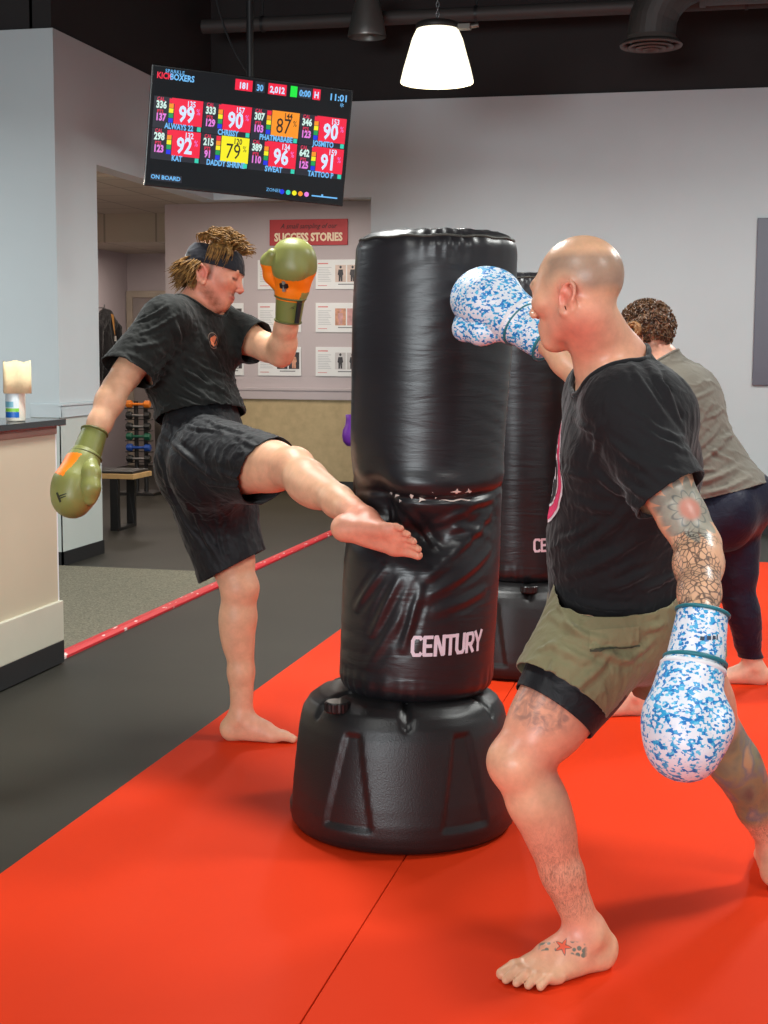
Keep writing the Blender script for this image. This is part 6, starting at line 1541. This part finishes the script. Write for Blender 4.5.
    ts = cloth('t_shirt', f, Mg, r, [(hem, hn, hem+hn*.15, .42), (mixp(J['shL'], J['elL'], .66), J['elL']-J['shL'], mixp(J['shL'], J['elL'], 1.05), .15), (mixp(J['shR'], J['elR'], .66), J['elR']-J['shR'], mixp(J['shR'], J['elR'], 1.05), .15),
          (J['neck']-cu*.018+cf*.01, cu*.92+cf*.38, J['neck']+cu*.06, .125)], org, lambda V, N: folds(V, seg)+.005*ridged(V, pll*.7+up*.5, 3, 48, 4.0)-.002)
    edge_rib(ts, J['neck'], org, .0055, Mg, 'collar_rib', ts)
    # curly hair, small bun of a lock at the left
    rd = random.Random(21); mb = MB()
    for i in range(520):
        th = rd.uniform(0, 6.283); el = rd.uniform(-.75, 1.5)
        if abs((th+math.pi) % (2*math.pi)-math.pi) < .9 and el < .30: continue
        if el < -.45 and abs((th+math.pi) % (2*math.pi)-math.pi) < 1.9: continue
        d = hf*math.cos(el)*math.cos(th)+hl*math.cos(el)*math.sin(th)+hu*math.sin(el)
        k = 1/math.sqrt((math.cos(el)*math.cos(th)/.104)**2+(math.cos(el)*math.sin(th)/.083)**2+(math.sin(el)/.097)**2)
        p = HP(-.014, .036)+d*k-org; a1 = unit(np.cross(d, (rd.uniform(-1, 1), rd.uniform(-1, 1), rd.uniform(-1, 1)))); a2 = np.cross(d, a1); rr = rd.uniform(.007, .014); ph = rd.uniform(0, 6.28); pts = []
        for t in np.linspace(0, 1, 9): pts.append(p-d*.004+d*(.004+.026*t)+rr*(a1*math.cos(ph+t*7)+a2*math.sin(ph+t*7)))
        mb.tube(pts, [.0052*(1-.5*t) for t in np.linspace(0, 1, 9)], 6)
    hm, nt, b = new_mat('curly_brown_hair'); tc = nd(nt, 'ShaderNodeTexCoord'); n1 = nd(nt, 'ShaderNodeTexNoise', Scale=55.0, Detail=3.0); nt.links.new(tc.outputs['Object'], n1.inputs['Vector'])
    cr = nd(nt, 'ShaderNodeValToRGB'); cr.color_ramp.elements[0].position = .35; cr.color_ramp.elements[0].color = srgb(48, 30, 20); cr.color_ramp.elements[1].position = .75; cr.color_ramp.elements[1].color = srgb(128, 86, 50)
    nt.links.new(n1.outputs['Fac'], cr.inputs['Fac']); nt.links.new(cr.outputs['Color'], b.inputs['Base Color']); b.inputs['Roughness'].default_value = .42
    ho = mb.build('hair', hm, r); ho['kind'] = 'stuff'
    bun = MB(); c = HP(-.02, .02, .105)-org
    for i in range(40):
        a0 = rd.uniform(0, 6.28); tl = rd.uniform(-.6, .6); rr = rd.uniform(.014, .030)
        bun.tube([c+rr*(hf*math.cos(a0+t)+hu*math.sin(a0+t))+hl*(.012*math.sin(a0*3+t)+rd.uniform(-.002, .002)) for t in np.linspace(0, 3.5, 10)], .0045, 6)
    bun.build('hair_bun', plain('light_brown_lock', srgb(150, 104, 62), .45, noise_amt=.25, nscale=80), ho)
    blk = plain('black_training_glove', srgb(30, 30, 32), .4); mt = dict(shell=blk, panel=blk, strap=blk, trim=blk)
    glove(r, org, J['wrL'], at(590, 350, 6.2)-J['wrL'], CF*.5+CU*.4+CR*.5, 1, mt, .86, h=.005); glove(r, org, J['wrR'], at(596, 350, 6.5)-J['wrR'], CF*.3+CU*.4-CR*.6, -1, mt, .86, h=.005)
    return r
third()
# ================================================================== LIGHT
def area(name, loc, size, power, col=(1, 1, 1), target=None, shape='RECTANGLE', size_y=None, spread=180):
    l = bpy.data.lights.new(name, 'AREA'); l.shape = shape; l.size = size; l.size_y = size_y or size; l.energy = power; l.color = col; l.spread = math.radians(spread)
    o = bpy.data.objects.new(name, l); COL.objects.link(o); o.location = loc
    d = Vector(target)-Vector(loc) if target else Vector((0, 0, -1))
    o.rotation_euler = d.to_track_quat('-Z', 'Y').to_euler(); return o
def point(name, loc, power, col=(1, 1, 1), rad=.1):
    l = bpy.data.lights.new(name, 'POINT'); l.energy = power; l.color = col; l.shadow_soft_size = rad
    o = bpy.data.objects.new(name, l); COL.objects.link(o); o.location = loc; return o
neutral = (.98, 1.0, .96)
for x, y, p, sp in ((-1.7, 1.0, 52, 180), (1.6, 1.4, 66, 180), (-1.8, 5.2, 108, 180), (1.5, 5.0, 90, 180), (1.2, 8.8, 112, 180)):
    area('high_bay_lamp', (x, y, 3.42), .6, p, neutral, shape='DISK', spread=sp)
area('reception_fill', (-6.3, 6.7, 3.2), .6, 95, (.93, .99, 1.0), shape='DISK', spread=170)  # added fill light out of view, brightens the front-left wall and counter
area('pendant_glow', (LAMP[0], LAMP[1], LAMP[2]-.02), .44, 70, neutral, shape='DISK', spread=170)
area('window_daylight', (-2.5, -9.0, 2.0), 6.0, 900, (.90, .97, 1.0), target=(-1.4, 8, 1.3), size_y=2.4)
for (x, y) in ((-5.62, 11.6), (-3.68, 13.0), (-4.65, 12.6)):
    area('troffer_lamp', (x, y, 2.90), .45, 20, (1.0, .88, .74))
area('corridor_fill', (-6.4, 15.6, 2.55), .5, 16, (1.0, .88, .76))  # added light without a fixture, lifts the dark corridor walls
point('alcove_fill', (-6.2, 10.6, 2.0), 34, (1.0, .86, .70), .25)  # unseen fill point added behind the left wall, brightens the alcove ceiling
w = bpy.data.worlds.new('world'); SC.world = w; w.use_nodes = True
bg = w.node_tree.nodes['Background']; bg.inputs['Color'].default_value = (.80, .88, 1.0, 1); bg.inputs['Strength'].default_value = .16
SC.view_settings.view_transform = 'Standard'; SC.view_settings.look = 'None'; SC.view_settings.gamma = 1.0; SC.view_settings.use_curve_mapping = False
SC.view_settings.exposure = 0.0
SC.cycles.use_denoising = True
SC.cycles.max_bounces = 8
SC.cycles.sample_clamp_indirect = 6
